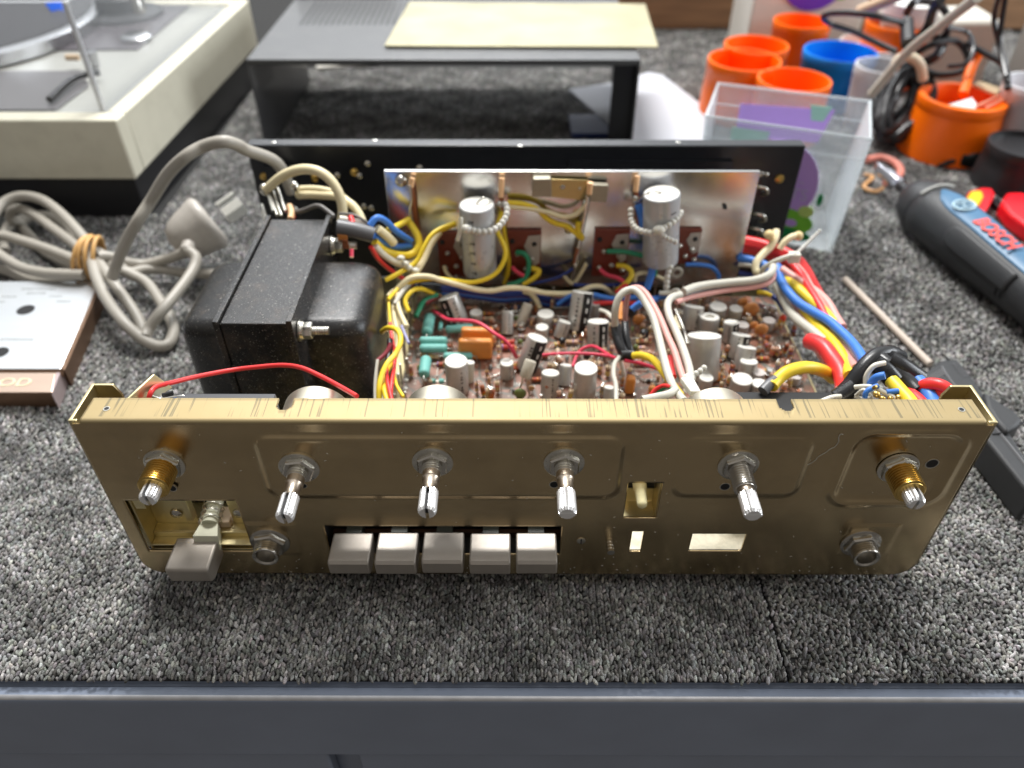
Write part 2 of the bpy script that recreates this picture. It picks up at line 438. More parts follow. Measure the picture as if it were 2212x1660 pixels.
M_rail = mat('navy painted metal', (0.20, 0.235, 0.31), 0.34, 0.0, vary=0.15, vscale=0.3, bump=0.05, bscale=40, dust=0.10, spec=0.6)
# bench top with the rounded metal edge, swept along x
prof = [(98, -0.3), (-3.9, -0.3), (-4.05, -0.34), (-4.10, -0.5), (-4.2, -0.52), (-4.3, -0.40)]
for k in range(9):
    a = math.radians(90+10*k*1.0); prof.append((-4.62+0.20*math.cos(a+0.0)*1.0, -0.60+0.20*math.sin(a)))
zl = at(None, 1106, 1632, y=-4.8).z
prof += [(-4.82, -0.9), (-4.80, zl+.05), (-4.72, zl), (-4.0, zl), (-4.0, -9), (98, -9)]
bt = MB(); k0 = len(prof)
for x in (-75, 75):
    for p in prof: bt.v.append(Vector((x, p[0], p[1])))
for i in range(k0):
    j = (i+1) % k0; bt.f.append([i, j, k0+j, k0+i]); bt.m.append(1 if 6 <= i <= 11 else 0)
bt.f += [list(range(k0))[::-1], list(range(k0, 2*k0))]; bt.m += [0, 0]
bt.build('bench', [M_rail, mat('painted rail edge highlight', (.42, .42, .43), .32, .7, vary=.3, vscale=1.5, bump=.1)], label='dark navy metal workbench edge below the grey carpet', cat='workbench', kind='structure', ang=50)  # lighter metal along the bend paints in the rail's highlight
xg = at(None, 714, 1645, y=-4.7).x, at(None, 778, 1645, y=-4.7).x
for x0, x1 in ((-75, xg[0]), (xg[1], 75)):
    MB().box(x0, x1, -4.70, -4.05, -12, zl-.10).build('bench_drawer', M_rail, kind='structure', bevel=0.12)
# a plank box standing at the back of the bench
M_wood = mat('weathered brown wood', (0.34, 0.19, 0.10), 0.6, vary=0.55, vscale=1.2, stretch=(0.12, 1, 1), bump=0.4, bscale=8)
MB().box(12, 75, 80.3, 84, 0, 5.2).build('wooden_plank', M_wood, label='brown wooden plank lying along the back of the bench', cat='plank', group='planks at the back of the bench', bevel=0.3)
MB().box(12, 75, 80.6, 84, 5.25, 13).build('wooden_plank', M_wood, label='upper brown wooden plank resting on the back plank', cat='plank', group='planks at the back of the bench', bevel=0.3)
M_maroon = mat('dark maroon plastic', (0.035, 0.018, 0.016), 0.4)
MB().box(-24.3, -14, 70.5, 78, 0, 12).build('speaker_box', M_maroon, label='dark maroon box between the turntable and the black metal cover', cat='box', bevel=0.3)

# ------------------------------------------------------------------ the amplifier
ZB, ZT = 1.0, 9.81
amp = thing('amplifier', (0, 11.5, 0), 'opened vintage stereo amplifier with gold steel front, bare control shafts and exposed circuit board', 'amplifier')

# front panel: one sheet with embossed frames, cut-outs, rounded lower corners and a rolled top flange
def rr_sd(x, z, x0, x1, z0, z1, r):
    cx, cz = (x0+x1)/2, (z0+z1)/2; hx, hz = (x1-x0)/2-r, (z1-z0)/2-r
    dx, dz = abs(x-cx)-hx, abs(z-cz)-hz
    return math.hypot(max(dx, 0), max(dz, 0))+min(max(dx, dz), 0)-r
HOLES = [(-8.12, 1.25, 2.35, 4.14), (-15.47, -11.25, 2.5, 5.63), (3.63, 4.9, 4.66, 6.68), (4.07, 4.52, 2.53, 3.84), (6.48, 8.62, 2.58, 3.70)]
R_TOP = 0.16
def panel():
    step = 0.075
    gx = set(np.round(np.arange(-16, 16.001, step), 3).tolist()); gz = set(np.round(np.arange(ZB, ZT-R_TOP, step), 3).tolist())
    for h in HOLES: gx |= {h[0], h[1]}; gz |= {h[2], h[3]}
    for c_ in (-8.78, 9.0): gx |= {round(c_+d_, 3) for d_ in (-.27, -.20, -.13, -.06, .06, .13, .20, .27)}
    def thin(s):
        keep = {v for h in HOLES for v in h} | {round(c_+d_, 3) for c_ in (-8.78, 9.0) for d_ in (-.27, -.20, .20, .27)}; o = []
        for v in sorted(s):
            if o and v-o[-1] < 0.035:
                if v in keep and o[-1] not in keep: o[-1] = v
                elif v in keep and o[-1] in keep: o.append(v)
                continue
            o.append(v)
        return o
    gx = thin(gx); gz = thin(gz)
    if gx[-1] < 16: gx[-1] = 16.0
    rows = [(z, None) for z in gz]+[(ZT-R_TOP, 'b')]
    for k in range(1, 6): rows.append((k/5*math.pi/2, 'bend'))
    for yy in (0.35, 0.58, 0.64, 0.72, 0.85, 1.02, 1.2): rows.append((yy, 'fl'))
    m = MB(); W_ = len(gx)
    X = np.array(gx); half = 16.07
    for z, kd in rows:
        zz = z if kd in (None, 'b') else ZT
        R = 0.95; t = max(0.0, R-(zz-ZB)) if kd is None else 0
        lim = half-R+math.sqrt(max(0, R*R-t*t)) if t > 0 else half
        for x in gx:
            xx = x if abs(x) < 14.6 else math.copysign(14.6+(abs(x)-14.6)*(lim-14.6)/(16.0-14.6), x)
            if kd in (None, 'b'):
                y = 0.0
                for (a, b_, c, d, r, hgt, wd, bead) in ((-9.8, 3.25, 5.95, 9.12, .55, -0.15, .28, 0), (5.35, 9.95, 6.02, 9.1, .5, -0.11, .3, 0), (11.32, 15.3, 5.62, 9.34, .75, -0.10, .22, 1)):
                    sd = float(rr_sd(x, zz, a, b_, c, d, r))
                    if bead: y += hgt*math.exp(-(sd/0.17)**2)*1.2 - hgt*0.3*(1/(1+math.exp(-min(50, max(-50, -sd/0.06)))))
                    else: y += hgt/(1+math.exp(min(50, max(-50, sd/0.05))))
                for (a, b_, c, d) in ((-11.2, -9.3, 2.35, 4.3), (12.6, 14.55, 2.4, 4.28)):
                    sd = float(rr_sd(x, zz, a, b_, c, d, .05)); y -= 0.035/(1+math.exp(min(50, max(-50, sd/0.02))))
                m.v.append(Vector((xx, y, zz)))
            elif kd == 'bend': m.v.append(Vector((min(max(x, -15.72), 15.76), R_TOP*(1-math.cos(z)), ZT-R_TOP+R_TOP*math.sin(z))))
            else:
                s_ = max(-15.72+0.0*z, min(15.76, x)); m.v.append(Vector((s_*(1-0.0008*(z-0.2)), z, ZT)))
    NOT = [-8.78, 9.0]
    for j in range(len(rows)-1):
        for i in range(W_-1):
            xc = (gx[i]+gx[i+1])/2
            if rows[j+1][1] is None or rows[j+1][1] == 'b':
                zc = (rows[j][0]+rows[j+1][0])/2
                if any(h[0]-1e-4 < xc < h[1]+1e-4 and h[2]-1e-4 < zc < h[3]+1e-4 for h in HOLES): continue
            else:
                if not (-15.7 < xc < 15.75): continue
                yc = (rows[j][0]+rows[j+1][0])/2 if rows[j][1] == 'fl' else 0
                if rows[j+1][1] == 'fl' and rows[j][1] == 'fl' and any(abs(xc-c_) < .27*(1 if yc > .85 else math.sqrt(max(0, 1-((.85-yc)/.27)**2))) for c_ in NOT): continue
            m.f.append([j*W_+i, j*W_+i+1, (j+1)*W_+i+1, (j+1)*W_+i]); m.m.append(1 if rows[j][1] in ('bend', 'fl') or rows[j+1][1] == 'fl' else 0)
    # small dimples closing the notch corners are left to the solidify thickness
    used = sorted({i for f in m.f for i in f}); rm = {a: b_ for b_, a in enumerate(used)}
    m.v = [m.v[i] for i in used]; m.f = [[rm[i] for i in f] for f in m.f]
    return m
# flange material: same metal, with the fine dark rub marks across it
M_flange = bpy.data.materials.new('rubbed flange metal'); M_flange.use_nodes = True
n, l = M_flange.node_tree.nodes, M_flange.node_tree.links; b = n['Principled BSDF']
t_ = n.new('ShaderNodeTexCoord'); mp = n.new('ShaderNodeMapping'); mp.inputs['Scale'].default_value = (900, 22, 22); mp.inputs['Rotation'].default_value = (0, 0, 0.04)
l.new(t_.outputs['Object'], mp.inputs[0]); z1 = n.new('ShaderNodeTexNoise'); z1.inputs['Scale'].default_value = 1.0; z1.inputs['Detail'].default_value = 3; l.new(mp.outputs[0], z1.inputs['Vector'])
mp2 = n.new('ShaderNodeMapping'); mp2.inputs['Scale'].default_value = (70, 30, 30); l.new(t_.outputs['Object'], mp2.inputs[0])
z2 = n.new('ShaderNodeTexNoise'); z2.inputs['Scale'].default_value = 1.0; z2.inputs['Detail'].default_value = 1; l.new(mp2.outputs[0], z2.inputs['Vector'])
c1 = n.new('ShaderNodeValToRGB'); c1.color_ramp.elements[0].position = 0.555; c1.color_ramp.elements[1].position = 0.60; l.new(z1.outputs['Fac'], c1.inputs[0])
c2 = n.new('ShaderNodeValToRGB'); c2.color_ramp.elements[0].position = 0.38; c2.color_ramp.elements[1].position = 0.48; l.new(z2.outputs['Fac'], c2.inputs[0])
sp = n.new('ShaderNodeSeparateXYZ'); l.new(t_.outputs['Object'], sp.inputs[0])
ga = n.new('ShaderNodeMath'); ga.operation = 'GREATER_THAN'; ga.inputs[1].default_value = -0.0030; l.new(sp.outputs['Y'], ga.inputs[0])
mu = n.new('ShaderNodeMath'); mu.operation = 'MULTIPLY'; l.new(c1.outputs[0], mu.inputs[0]); l.new(c2.outputs[0], mu.inputs[1])
mu2 = n.new('ShaderNodeMath'); mu2.operation = 'MULTIPLY'; l.new(mu.outputs[0], mu2.inputs[0]); l.new(ga.outputs[0], mu2.inputs[1])
mu3 = n.new('ShaderNodeMath'); mu3.operation = 'MULTIPLY'; mu3.inputs[1].default_value = 0.75; l.new(mu2.outputs[0], mu3.inputs[0])
z3 = n.new('ShaderNodeTexNoise'); z3.inputs['Scale'].default_value = 120; l.new(t_.outputs['Object'], z3.inputs['Vector'])
mc = n.new('ShaderNodeMix'); mc.data_type = 'RGBA'; mc.inputs['A'].default_value = (0.34, 0.265, 0.135, 1); mc.inputs['B'].default_value = (0.37, 0.295, 0.165, 1); l.new(z3.outputs['Fac'], mc.inputs['Factor'])
md = n.new('ShaderNodeMix'); md.data_type = 'RGBA'; md.inputs['B'].default_value = (0.16, 0.14, 0.09, 1); l.new(mc.outputs['Result'], md.inputs['A']); l.new(mu3.outputs[0], md.inputs['Factor'])
l.new(md.outputs['Result'], b.inputs['Base Color']); b.inputs['Metallic'].default_value = 0.75; b.inputs['Roughness'].default_value = 0.62
M_edge = mat('flange bare edge', (0.80, 0.66, 0.36), 0.4, 0.8)
fp = panel()
fpo = fp.build('front_panel', [M_gold, M_flange], amp, ang=60)
sol = fpo.modifiers.new('thickness', 'SOLIDIFY'); sol.thickness = 0.1*SC; sol.offset = 1.0
# which side the sheet thickens to depends on the face normals: keep it behind the face
me = fpo.data
sgn = sum(p.normal.y for p in me.polygons if p.material_index == 0)
sol.offset = -1.0 if sgn < 0 else 1.0
for x, y in ((-14.98, 0.62), (15.1, 0.66)):
    part('screw_hole', [M_zinc, M_dark], fpo).lathe((x, y, ZT-0.02), (0, 0, 1), [(.12, 0), (.12, .035), (.085, .035)], 16, 0, (False, False)).lathe((x, y, ZT-0.02), (0, 0, 1), [(.086, 0), (.086, .030)], 16, 1).done()
# the side returns of the front
for s, x in ((-1, -16.08), (1, 16.08)):
    m = part('side_return', M_goldin, amp, bevel=0.02)
    xa, xb = sorted((x, x-s*0.11))
    m.prismv([(xa, 0.0, ZB+1.0), (xa, 0.0, ZT), (xa, 2.0, ZT), (xa, 2.0, ZB+0.6)], (xb-xa, 0, 0))
    xc, xd = sorted((x-s*0.11, x-s*0.95))
    m.prismv([(x-s*0.11, 1.89, ZB+0.6), (x-s*0.11, 1.89, ZT), (x-s*0.80, 1.89, ZT), (x-s*0.98, 1.89, ZT-0.45), (x-s*0.98, 1.89, ZB+0.6)], (0, 0.11, 0))
    m.box(min(x, x-s*0.30), max(x, x-s*0.30), 0.0, 0.1, ZT-0.04, ZT+0.01)
    m.done()

# shafts ------------------------------------------------------------
def hexnut(m, c, r, h, mi=0, rot=0.0):
    c = V(c); k = len(m.v)
    pr_ = [(r*0.93, 0), (r, h*0.15), (r, h*0.75), (r*0.9, h)]
    for rr_, hh in pr_:
        for i in range(6):
            a = math.pi/3*i+rot; m.v.append(c+Vector((rr_*math.cos(a), -hh, rr_*math.sin(a))))
    for j in range(3):
        for i in range(6):
            i2 = (i+1) % 6; m.f.append([k+j*6+i, k+j*6+i2, k+j*6+6+i2, k+j*6+6+i]); m.m.append(mi)
    m.f.append([k+18+i for i in range(6)]); m.m.append(mi)
def thread(r, L, pitch, h0=0.0):
    o = [(r, h0)]; h = h0
    while h < h0+L-pitch:
        o += [(r*0.90, h+pitch*0.25), (r*0.90, h+pitch*0.4), (r, h+pitch*0.65), (r, h+pitch)]; h += pitch
    return o
def shaft(x, z, kind, y0=0.0, slot=0.0, nutrot=0.2, full=False):
    root = part('control_shaft', [M_zinc], amp)
    root.lathe((x, y0, z), (0, -1, 0), [(.30, 0), (.74, 0.0), (.74, .05), (.70, .075), (.30, .08)], 40)
    ro = root.done()
    nb = {'brass': M_brass, 'long': M_nickel, 'short': M_zinc}[kind]
    m = part('nut', [M_nickel if kind != 'brass' else M_zinc], ro, bevel=0.012, ang=30); hexnut(m, (x, y0-0.07, z), .66 if kind == 'brass' else .61, .22, rot=nutrot); m.done()
    tip = {'brass': 1.75, 'long': 2.35, 'short': 2.38}[kind]
    rb, lb = {'brass': (.55, 1.12), 'long': (.40, 1.15), 'short': (.36, .52)}[kind]
    m = part('threaded_bush', [nb, M_dark], ro, ang=25)
    pf = thread(rb, lb, 0.105, 0.1); e = pf[-1][1]
    pf += [(rb*0.88, e+.03), (rb*0.86, e+.05), (.24, e+.05)]
    m.lathe((x, y0, z), (0, -1, 0), pf, 28); m.done()
    # inner spindle: smooth neck, then splines with two slotted halves
    rs = .325; k0 = {'brass': e-0.05, 'long': 1.42, 'short': 1.42}[kind]
    m = part('spindle', [M_alu, M_dark, mat('stained spindle neck', (0.55, 0.47, 0.38), 0.35, 1.0, vary=0.35, vscale=8)], ro, ang=28)
    nk = rs*0.86
    if kind == 'short':
        m.lathe((x, y0, z), (0, -1, 0), [(rs*.98, e), (rs*.98, e+.30), (rs*.92, e+.32), (rs*.98, e+.34), (nk, e+.42), (nk*.97, k0-.05), (rs*.9, k0+.03)], 24, 2, (False, True))
    elif kind == 'long':
        m.lathe((x, y0, z), (0, -1, 0), [(nk, e), (nk, k0-.03), (rs*.9, k0+.02)], 24, 2, (False, True))
    NS = 18; n2 = NS*2
    gap = 0.06 if not full else 0.0
    sl = tip-k0
    for side in ((-1, 1) if gap else (0,)):
        k = len(m.v); rings = [(k0, 1.0), (tip-0.09, 1.0), (tip, 0.80)]
        pts = []
        cs, sn = math.cos(slot), math.sin(slot)
        for i in range(n2):
            t = 2*math.pi*i/n2; r_ = rs*(1.0 if i % 2 else 0.91)
            pts.append((r_*math.cos(t), r_*math.sin(t)))
        for hh, sc_ in rings:
            for (a, c) in pts:
                a *= sc_; c *= sc_
                if side:
                    q = a*cs+c*sn                     # across the slot
                    q2 = -a*sn+c*cs
                    q = max(q, gap) if side > 0 else min(q, -gap)
                    a, c = q*cs-q2*sn, q*sn+q2*cs
                m.v.append(Vector((x+a, y0-hh, z+c)))
        for j in range(2):
            for i in range(n2):
                i2 = (i+1) % n2; m.f.append([k+j*n2+i, k+j*n2+i2, k+(j+1)*n2+i2, k+(j+1)*n2+i]); m.m.append(0)
        m.f.append([k+2*n2+i for i in range(n2)]); m.m.append(0)
    if full:
        m.box(x-0.3, x+0.3, y0-tip-0.004, y0-tip+0.06, z-0.05, z+0.05, 0)
    else:
        m.box(x-0.05*math.cos(slot)-0.02, x+0.05*math.cos(slot)+0.02, y0-tip+0.12, y0-k0, z-0.12, z+0.12, 1)
    m.done()
    return ro
shaft(-13.35, 7.67, 'brass', slot=0.15, nutrot=0.35)
shaft(-8.42, 7.65, 'short', -0.15, slot=0.1, nutrot=0.15)
shaft(-3.56, 7.95, 'short', -0.15, slot=0.05, nutrot=0.5)
shaft(1.17, 7.93, 'short', -0.15, full=True, nutrot=0.5)
shaft(7.47, 7.78, 'long', -0.11, full=True, nutrot=0.45)
shaft(13.36, 7.54, 'brass', slot=-0.2, nutrot=0.6)
# little locating holes beside the shafts
for c, hx, hy, r in (('M', 862, 905, .16), ('N', 1905, 712, .17), ('O', 1480, 735, .18), ('Q', 1450, 625, .22), ('M', 1875, 880, .12)):
    p = at(c, hx, hy, y=0.0); yb = -0.155 if 3.5 > p.x > -9.5 else (-0.115 if p.x < 10 else 0.03)
    part('locating_hole', [M_zinc, M_dark], fpo).lathe((p.x, yb+.0, p.z), (0, -1, 0), [(r*1.12, -0.05), (r*1.12, 0.012), (r*.95, .014)], 20, 0, (False, False)).lathe((p.x, yb, p.z), (0, -1, 0), [(r*.96, -.05), (r*.96, .010)], 20, 1).done()
rl = random.Random(4)
P_ = [at('Q', a, b_, y=-.02) for a, b_ in ((380, 622), (420, 628), (480, 590), (500, 565), (560, 530), (600, 500), (640, 480), (670, 440), (672, 400), (690, 375), (710, 380))]
part('hair', mat('pale lint', (.5, .5, .47), .8), fpo).tube(P_, .012, 4, sub=4).done()
m = part('dust_specks', mat('pale lint', (.5, .5, .47), .8), fpo)
for k_ in range(150):
    x, z = rl.uniform(-14.5, 14.5), (rl.uniform(1.1, 9.3) if k_ % 2 else 1.1+abs(rl.gauss(0, .5))); a = rl.uniform(0, 3.14); L_ = rl.uniform(.01, .05)
    if any(h[0]-.1 < x < h[1]+.1 and h[2]-.1 < z < h[3]+.1 for h in HOLES): continue
    q0 = Vector((math.cos(a)*L_, 0, math.sin(a)*L_)); yy = -.16 if (-9.6 < x < 3.05 and 6.15 < z < 8.95) else (-.12 if (5.5 < x < 9.8 and 6.2 < z < 8.9) else -.008)
    m.tube([Vector((x, yy, z))-q0, Vector((x, yy, z))+q0], .010, 4, smooth=False)
m.done()['kind'] = 'stuff'
# jacks
for x, z in ((-10.43, 3.19), (13.28, 3.18)):
    ro = part('headphone_jack', [M_nickel], amp); ro.lathe((x, -0.02, z), (0, -1, 0), [(.3, 0), (.80, 0), (.80, .06), (.74, .1), (.3, .1)], 36); ro = ro.done()
    m = part('nut', M_nickel, ro, bevel=0.012, ang=30); hexnut(m, (x, -0.10, z), .70, .24, rot=0.25); m.done()
    m = part('threaded_bush', [M_nickel, M_dark], ro, ang=25)
    pf = thread(.53, .52, 0.1, 0.24); e = pf[-1][1]; pf += [(.51, e+.07), (.44, e+.08), (.37, e+.03), (.37, e-.6)]
    m.lathe((x, 0, z), (0, -1, 0), pf, 32, 0, (False, False)); m.lathe((x, 0, z), (0, -1, 0), [(.38, e-.62), (.38, e-.55)], 24, 1); m.done()
# push buttons
for i in range(5):
    x0 = -7.93+1.84*i+(0.03 if i > 2 else 0); x1 = x0+1.62
    m = part('push_button', M_btn, amp, bevel=0.07)
    zt = 3.32+0.03*((i*7) % 3-1); yf = -1.12-(0.03 if i == 1 else 0)
    m.prismv([(x0, yf, zt-0.12), (x0, yf+0.10, zt-0.01), (x0, 0.35, zt), (x0, 0.35, zt-0.92), (x0, yf+0.25, zt-0.92), (x0, yf+0.03, zt-0.78)], (x1-x0, 0, 0)); bo = m.done()
    xm = (x0+x1)/2
    part('stem', mat('grey stem', (0.03, 0.035, 0.028), 0.5), bo).box(xm-.32, xm+.32, 0.36, 1.24, zt-.5, zt-.02).done()
part('switch_bank', M_dark, amp).box(-8.3, 1.45, 1.25, 2.4, 1.9, 4.6).box(-8.3, 1.45, 0.12, 1.2, 2.1, 2.3).box(-8.3, -8.16, 0.12, 1.2, 2.3, 4.5).box(1.29, 1.4, 0.12, 1.2, 2.3, 4.5).done()  # near-black floor and side boxes added to keep the button slot dark
part('switch_bank', mat('brown phenolic', (0.03, 0.012, 0.007), .6), amp).box(-8.2, 1.35, 0.9, 1.1, 1.9, 2.6).done()
# ------------------------------------------------------------------ power switch bay, slide switch, slots
bay = part('switch_bay', M_goldin, amp, bevel=0.02)
bay.box(-15.46, -15.38, 0.12, 2.6, 2.45, 5.8); bay.box(-15.46, -11.2, 0.12, 2.6, 2.40, 2.50)
za = at('M', 900, 1192, y=1.0).z; zb2 = at('M', 900, 1285, y=.6).z
bay.box(-15.38, -13.62, 1.0, 1.08, za, 5.62); bay.box(-12.2, -11.25, 1.0, 1.08, za, 5.62)
bay.box(-15.38, -11.25, .6, 1.0, za-.08, za); bay.box(-15.38, -11.25, .52, .6, zb2, za); bay.box(-15.38, -11.25, .12, .6, zb2-.08, zb2)
bay.box(-13.9, -13.62, .7, 1.0, za+.5, 5.62); bay.box(-15.3, -14.9, .12, .2, 5.0, 5.62); bay = bay.done()
part('bay_shade_sheet', M_dark, amp).box(-15.4, -11.2, 2.6, 2.7, 1.6, 6.4).done()  # near-black sheet standing in for the shade behind the bay
for c, X_, Y_ in (('M', 885, 1120), ('M', 1368, 1120)):
    p = at(c, X_, Y_, y=.95)
    part('screw', M_nickel, bay).lathe((p.x, 1.0, p.z), (0, -1, 0), [(.26, 0), (.24, .08), (.14, .15), (.03, .16)], 18).done()
part('switch_body', mat('pinkish bakelite', (0.52, 0.40, 0.28), .5), amp, bevel=0.05).box(-13.55, -12.25, .75, 1.6, za, za+.35).done()
m = part('switch_plunger', [mat('ivory nylon', (0.52, 0.52, 0.40), .4), M_zinc], amp, bevel=0.04)
m.lathe((-12.95, 2.0, 3.95), (0.02, -1, -0.25), [(.33, 0), (.33, .7), (.26, .75), (.26, 1.1), (.32, 1.15), (.32, 1.5)], 20)
sp_ = []
for k in range(60):
    a = k*0.42; sp_.append((-12.95+.43*math.cos(a), 1.55-k*0.018, 3.82+.43*math.sin(a)-k*0.005))
m.tube(sp_, 0.03, 6, 1, smooth=False)
m.prismv([(-13.25, 0.75, 3.65), (-12.65, 0.75, 3.65), (-12.45, -0.05, 3.55), (-13.45, -0.05, 3.55)], (0, -0.12, -0.75)); m.done()
m = part('power_button', M_btn, amp, bevel=0.09)
m.prismv([(-14.22, -1.42, 3.12), (-14.22, -1.30, 3.22), (-14.22, 0.12, 3.26), (-14.22, 0.12, 2.25), (-14.22, -1.15, 2.25), (-14.22, -1.36, 2.36)], (1.70, 0, 0)); m.done()
# slide switch window
m = part('slide_switch', [M_goldin, M_dark], amp, bevel=0.01)
m.box(3.62, 4.9, 0.1, 0.9, 4.52, 4.62); m.box(4.86, 4.93, 0.1, 0.9, 4.6, 6.7); m.box(3.5, 5.0, 0.95, 1.05, 4.5, 5.3); m.box(3.5, 5.0, 1.0, 1.1, 5.3, 7, 1); m.done()
m = part('slide_lever', mat('ivory lever', (0.80, 0.72, 0.42), .35, sss=.2), amp, ang=50)
m.lathe((4.22, 0.8, 5.85), (0.0, -1, -0.14), [(.27, 0), (.27, .3), (.225, .34), (.20, 1.0), (.16, 1.1), (.06, 1.14)], 20); m.done()
M_plate = mat('pale painted plate', (0.56, 0.52, 0.40), 0.5, 0.2, vary=.3, vscale=5, dust=.3, patch=((.30, .25, .16), 1.6, .5, .7, .5))
m = part('inner_plate', M_plate, amp); m.box(3.75, 9.2, 0.12, 2.0, 2.44, 2.54); m.done()
p = at('O', 375, 1170, y=0)
part('screw_boss', [M_zinc, M_dark], amp).lathe((p.x, 0, p.z), (0, -1, 0), [(.17, -.05), (.17, .03), (.13, .04)], 16).box(p.x-.02, p.x+.02, -.06, 0, p.z-.15, p.z+.15, 1).done()
part('stud', M_nickel, amp, ang=25).lathe((3.21, 0.05, 3.22), (0.02, -1, -0.03), thread(.155, .75, .15), 14).done()

# ------------------------------------------------------------------ chassis tray and rear panel
part('chassis_tray', M_goldin, amp, bevel=0.03).box(-13.9, 14.9, 0.2, 22.7, 1.0, 1.12).box(-13.9, -13.8, 1.3, 22.7, 1.0, 2.6).box(14.8, 14.9, 2.2, 22.7, 1.0, 2.2).done()
for x in (-11, 12):
    for y in (2.5, 20): part('foot', M_dark, amp).cyl((x, y, 0.0), (x, y, 1.05), .8, .9, 20).done()
part('bracket', M_goldin, amp, bevel=0.02).prismv([(-14.7, 1.3, 8.9), (-14.7, 1.3, 9.6), (-14.1, 2.6, 9.75), (-13.6, 2.6, 9.1)], (0.08, 0, 0)).done()
rp = part('rear_panel', M_black, amp, bevel=0.04)
rp.box(-16.0, 16.05, 22.94, 23.06, 1.0, 9.85); rp.box(-16.0, 16.05, 23.0, 23.8, 9.75, 9.87)
rp.box(-16.05, -15.95, 23.0, 23.7, 1.0, 9.8); rp.box(16.0, 16.1, 23.0, 23.7, 1.0, 9.8); rp = rp.done()
for c, X_, Y_ in (('U', 995, 1085), ('U', 215, 1100), ('V', 1440, 1100), ('V', 220, 1125)):
    p = at(c, X_, Y_, z=9.86)
    part('screw', M_nickel, rp).lathe((p.x, p.y, 9.84), (0, 0, 1), [(.17, 0), (.15, .05), (.05, .07)], 14).done()
for c, X_, Y_, r in (('D', -10, 0, .2), ('G', 900, 120, .25), ('G', 1350, 130, .28), ('G', 1560, 105, .2), ('G', 1715, 80, .26), ('G', 1800, 385, .2), ('G', 1865, 400, .2), ('E', 1858, 140, .28), ('E', 1690, 95, .2), ('E', 1740, 100, .16), ('D', 460, 40, .22), ('G', 1760, 110, .2)):
    p = at(c, X_, Y_, y=22.85)
    part('rivet', M_brass if r > .22 else M_nickel, rp).lathe((p.x, 22.96, p.z), (0, -1, 0), [(r, 0), (r*.9, .12), (r*.4, .2), (r*.1, .21)], 14).done()
for c, X_, Y_ in (('E', 1700, 235), ('E', 1680, 480), ('E', 1660, 610), ('G', 1150, 400)):
    p = at(c, X_, Y_, y=22.3)
    part('terminal', [M_zinc], rp, ang=50).tube([(p.x-.5, 22.9, p.z), (p.x-.25, 22.3, p.z+.2), (p.x+.2, 22.2, p.z+.1), (p.x+.4, 22.4, p.z-.3), (p.x+.25, 22.9, p.z-.6)], .09, 8).done()
part('socket_plate', M_black, rp).box(-15.2, -12.6, 22.7, 22.94, 7.0, 8.7).done(); part('output_block', M_black, rp).box(2.5, 12.0, 22.7, 22.94, 8.4, 9.0).done()

# ------------------------------------------------------------------ transformer
tf = part('transformer', M_tfm, amp, bevel=0.05)
tf.box(-13.15, -10.32, 7.05, 16.15, 1.3, 8.82)
tf = tf.done()
m = part('clamp_frame', M_tfm, tf, bevel=0.03)
m.box(-13.42, -13.17, 6.95, 16.3, 1.2, 8.98); m.box(-10.3, -10.05, 6.95, 16.3, 1.2, 9.02)
m.done()
def bell(x0, x1, y0, y1, z0, z1, R, out):
    # drawn cover: rounded in y/z profile, domed towards its outer face
    m = part('end_bell', M_tfm, tf, ang=60); N = 10
    steps = [(0.0, 0.0), (0.55, 0.0), (0.75, 0.08), (0.88, 0.22), (0.96, 0.42), (1.0, 0.72)]
    rings = []
    for t, ins in steps:
        x = x0+(x1-x0)*t if out > 0 else x1-(x1-x0)*t
        prof = []; a0, a1, b0, b1 = y0+ins, y1-ins, z0, z1-ins; r = max(.2, R-ins*.3)
        for (cx, cz, s0) in ((a1-r, b1-r, 0), (a0+r, b1-r, 90)):
            for k in range(N+1):
                a = math.radians(s0+90*k/N); prof.append((cx+r*math.cos(a), cz+r*math.sin(a)))
        prof += [(a0, b0), (a1, b0)]
        rings.append([(x, p[0], p[1]) for p in prof])
    k = len(m.v); n_ = len(rings[0])
    for rg in rings: m.v += [V(p) for p in rg]
    for j in range(len(rings)-1):
        for i in range(n_):
            i2 = (i+1) % n_; m.f.append([k+j*n_+i, k+j*n_+i2, k+(j+1)*n_+i2, k+(j+1)*n_+i]); m.m.append(0)
    m.f.append([k+(len(rings)-1)*n_+i for i in range(n_)]); m.m.append(0)
    return m.done()
bell(-16.0, -13.42, 8.55, 14.55, 1.5, 7.62, .75, -1)
bell(-10.05, -7.35, 8.55, 14.5, 1.5, 7.62, .75, 1)
def bolt(y, z, x=-10.02, ln=1.35):
    m = part('bolt', [M_zinc], tf, ang=28)
    m.lathe((x, y, z), (1, 0, 0), [(.2, 0), (.50, 0.0), (.50, .07), (.2, .07)], 24)
    m.lathe((x+.07, y, z), (1, 0, 0), [(.2, 0), (.42, 0.0), (.40, .1), (.2, .1)], 24)
    m.lathe((x+.17, y, z), (1, 0, 0), [(.36, 0), (.38, .05), (.38, .33), (.34, .38)], 6)
    m.lathe((x+.5, y, z), (1, 0, 0), thread(.19, ln-.55, .11, 0), 16)
    m.done()
bolt(7.75, 7.95); bolt(15.3, 7.8)

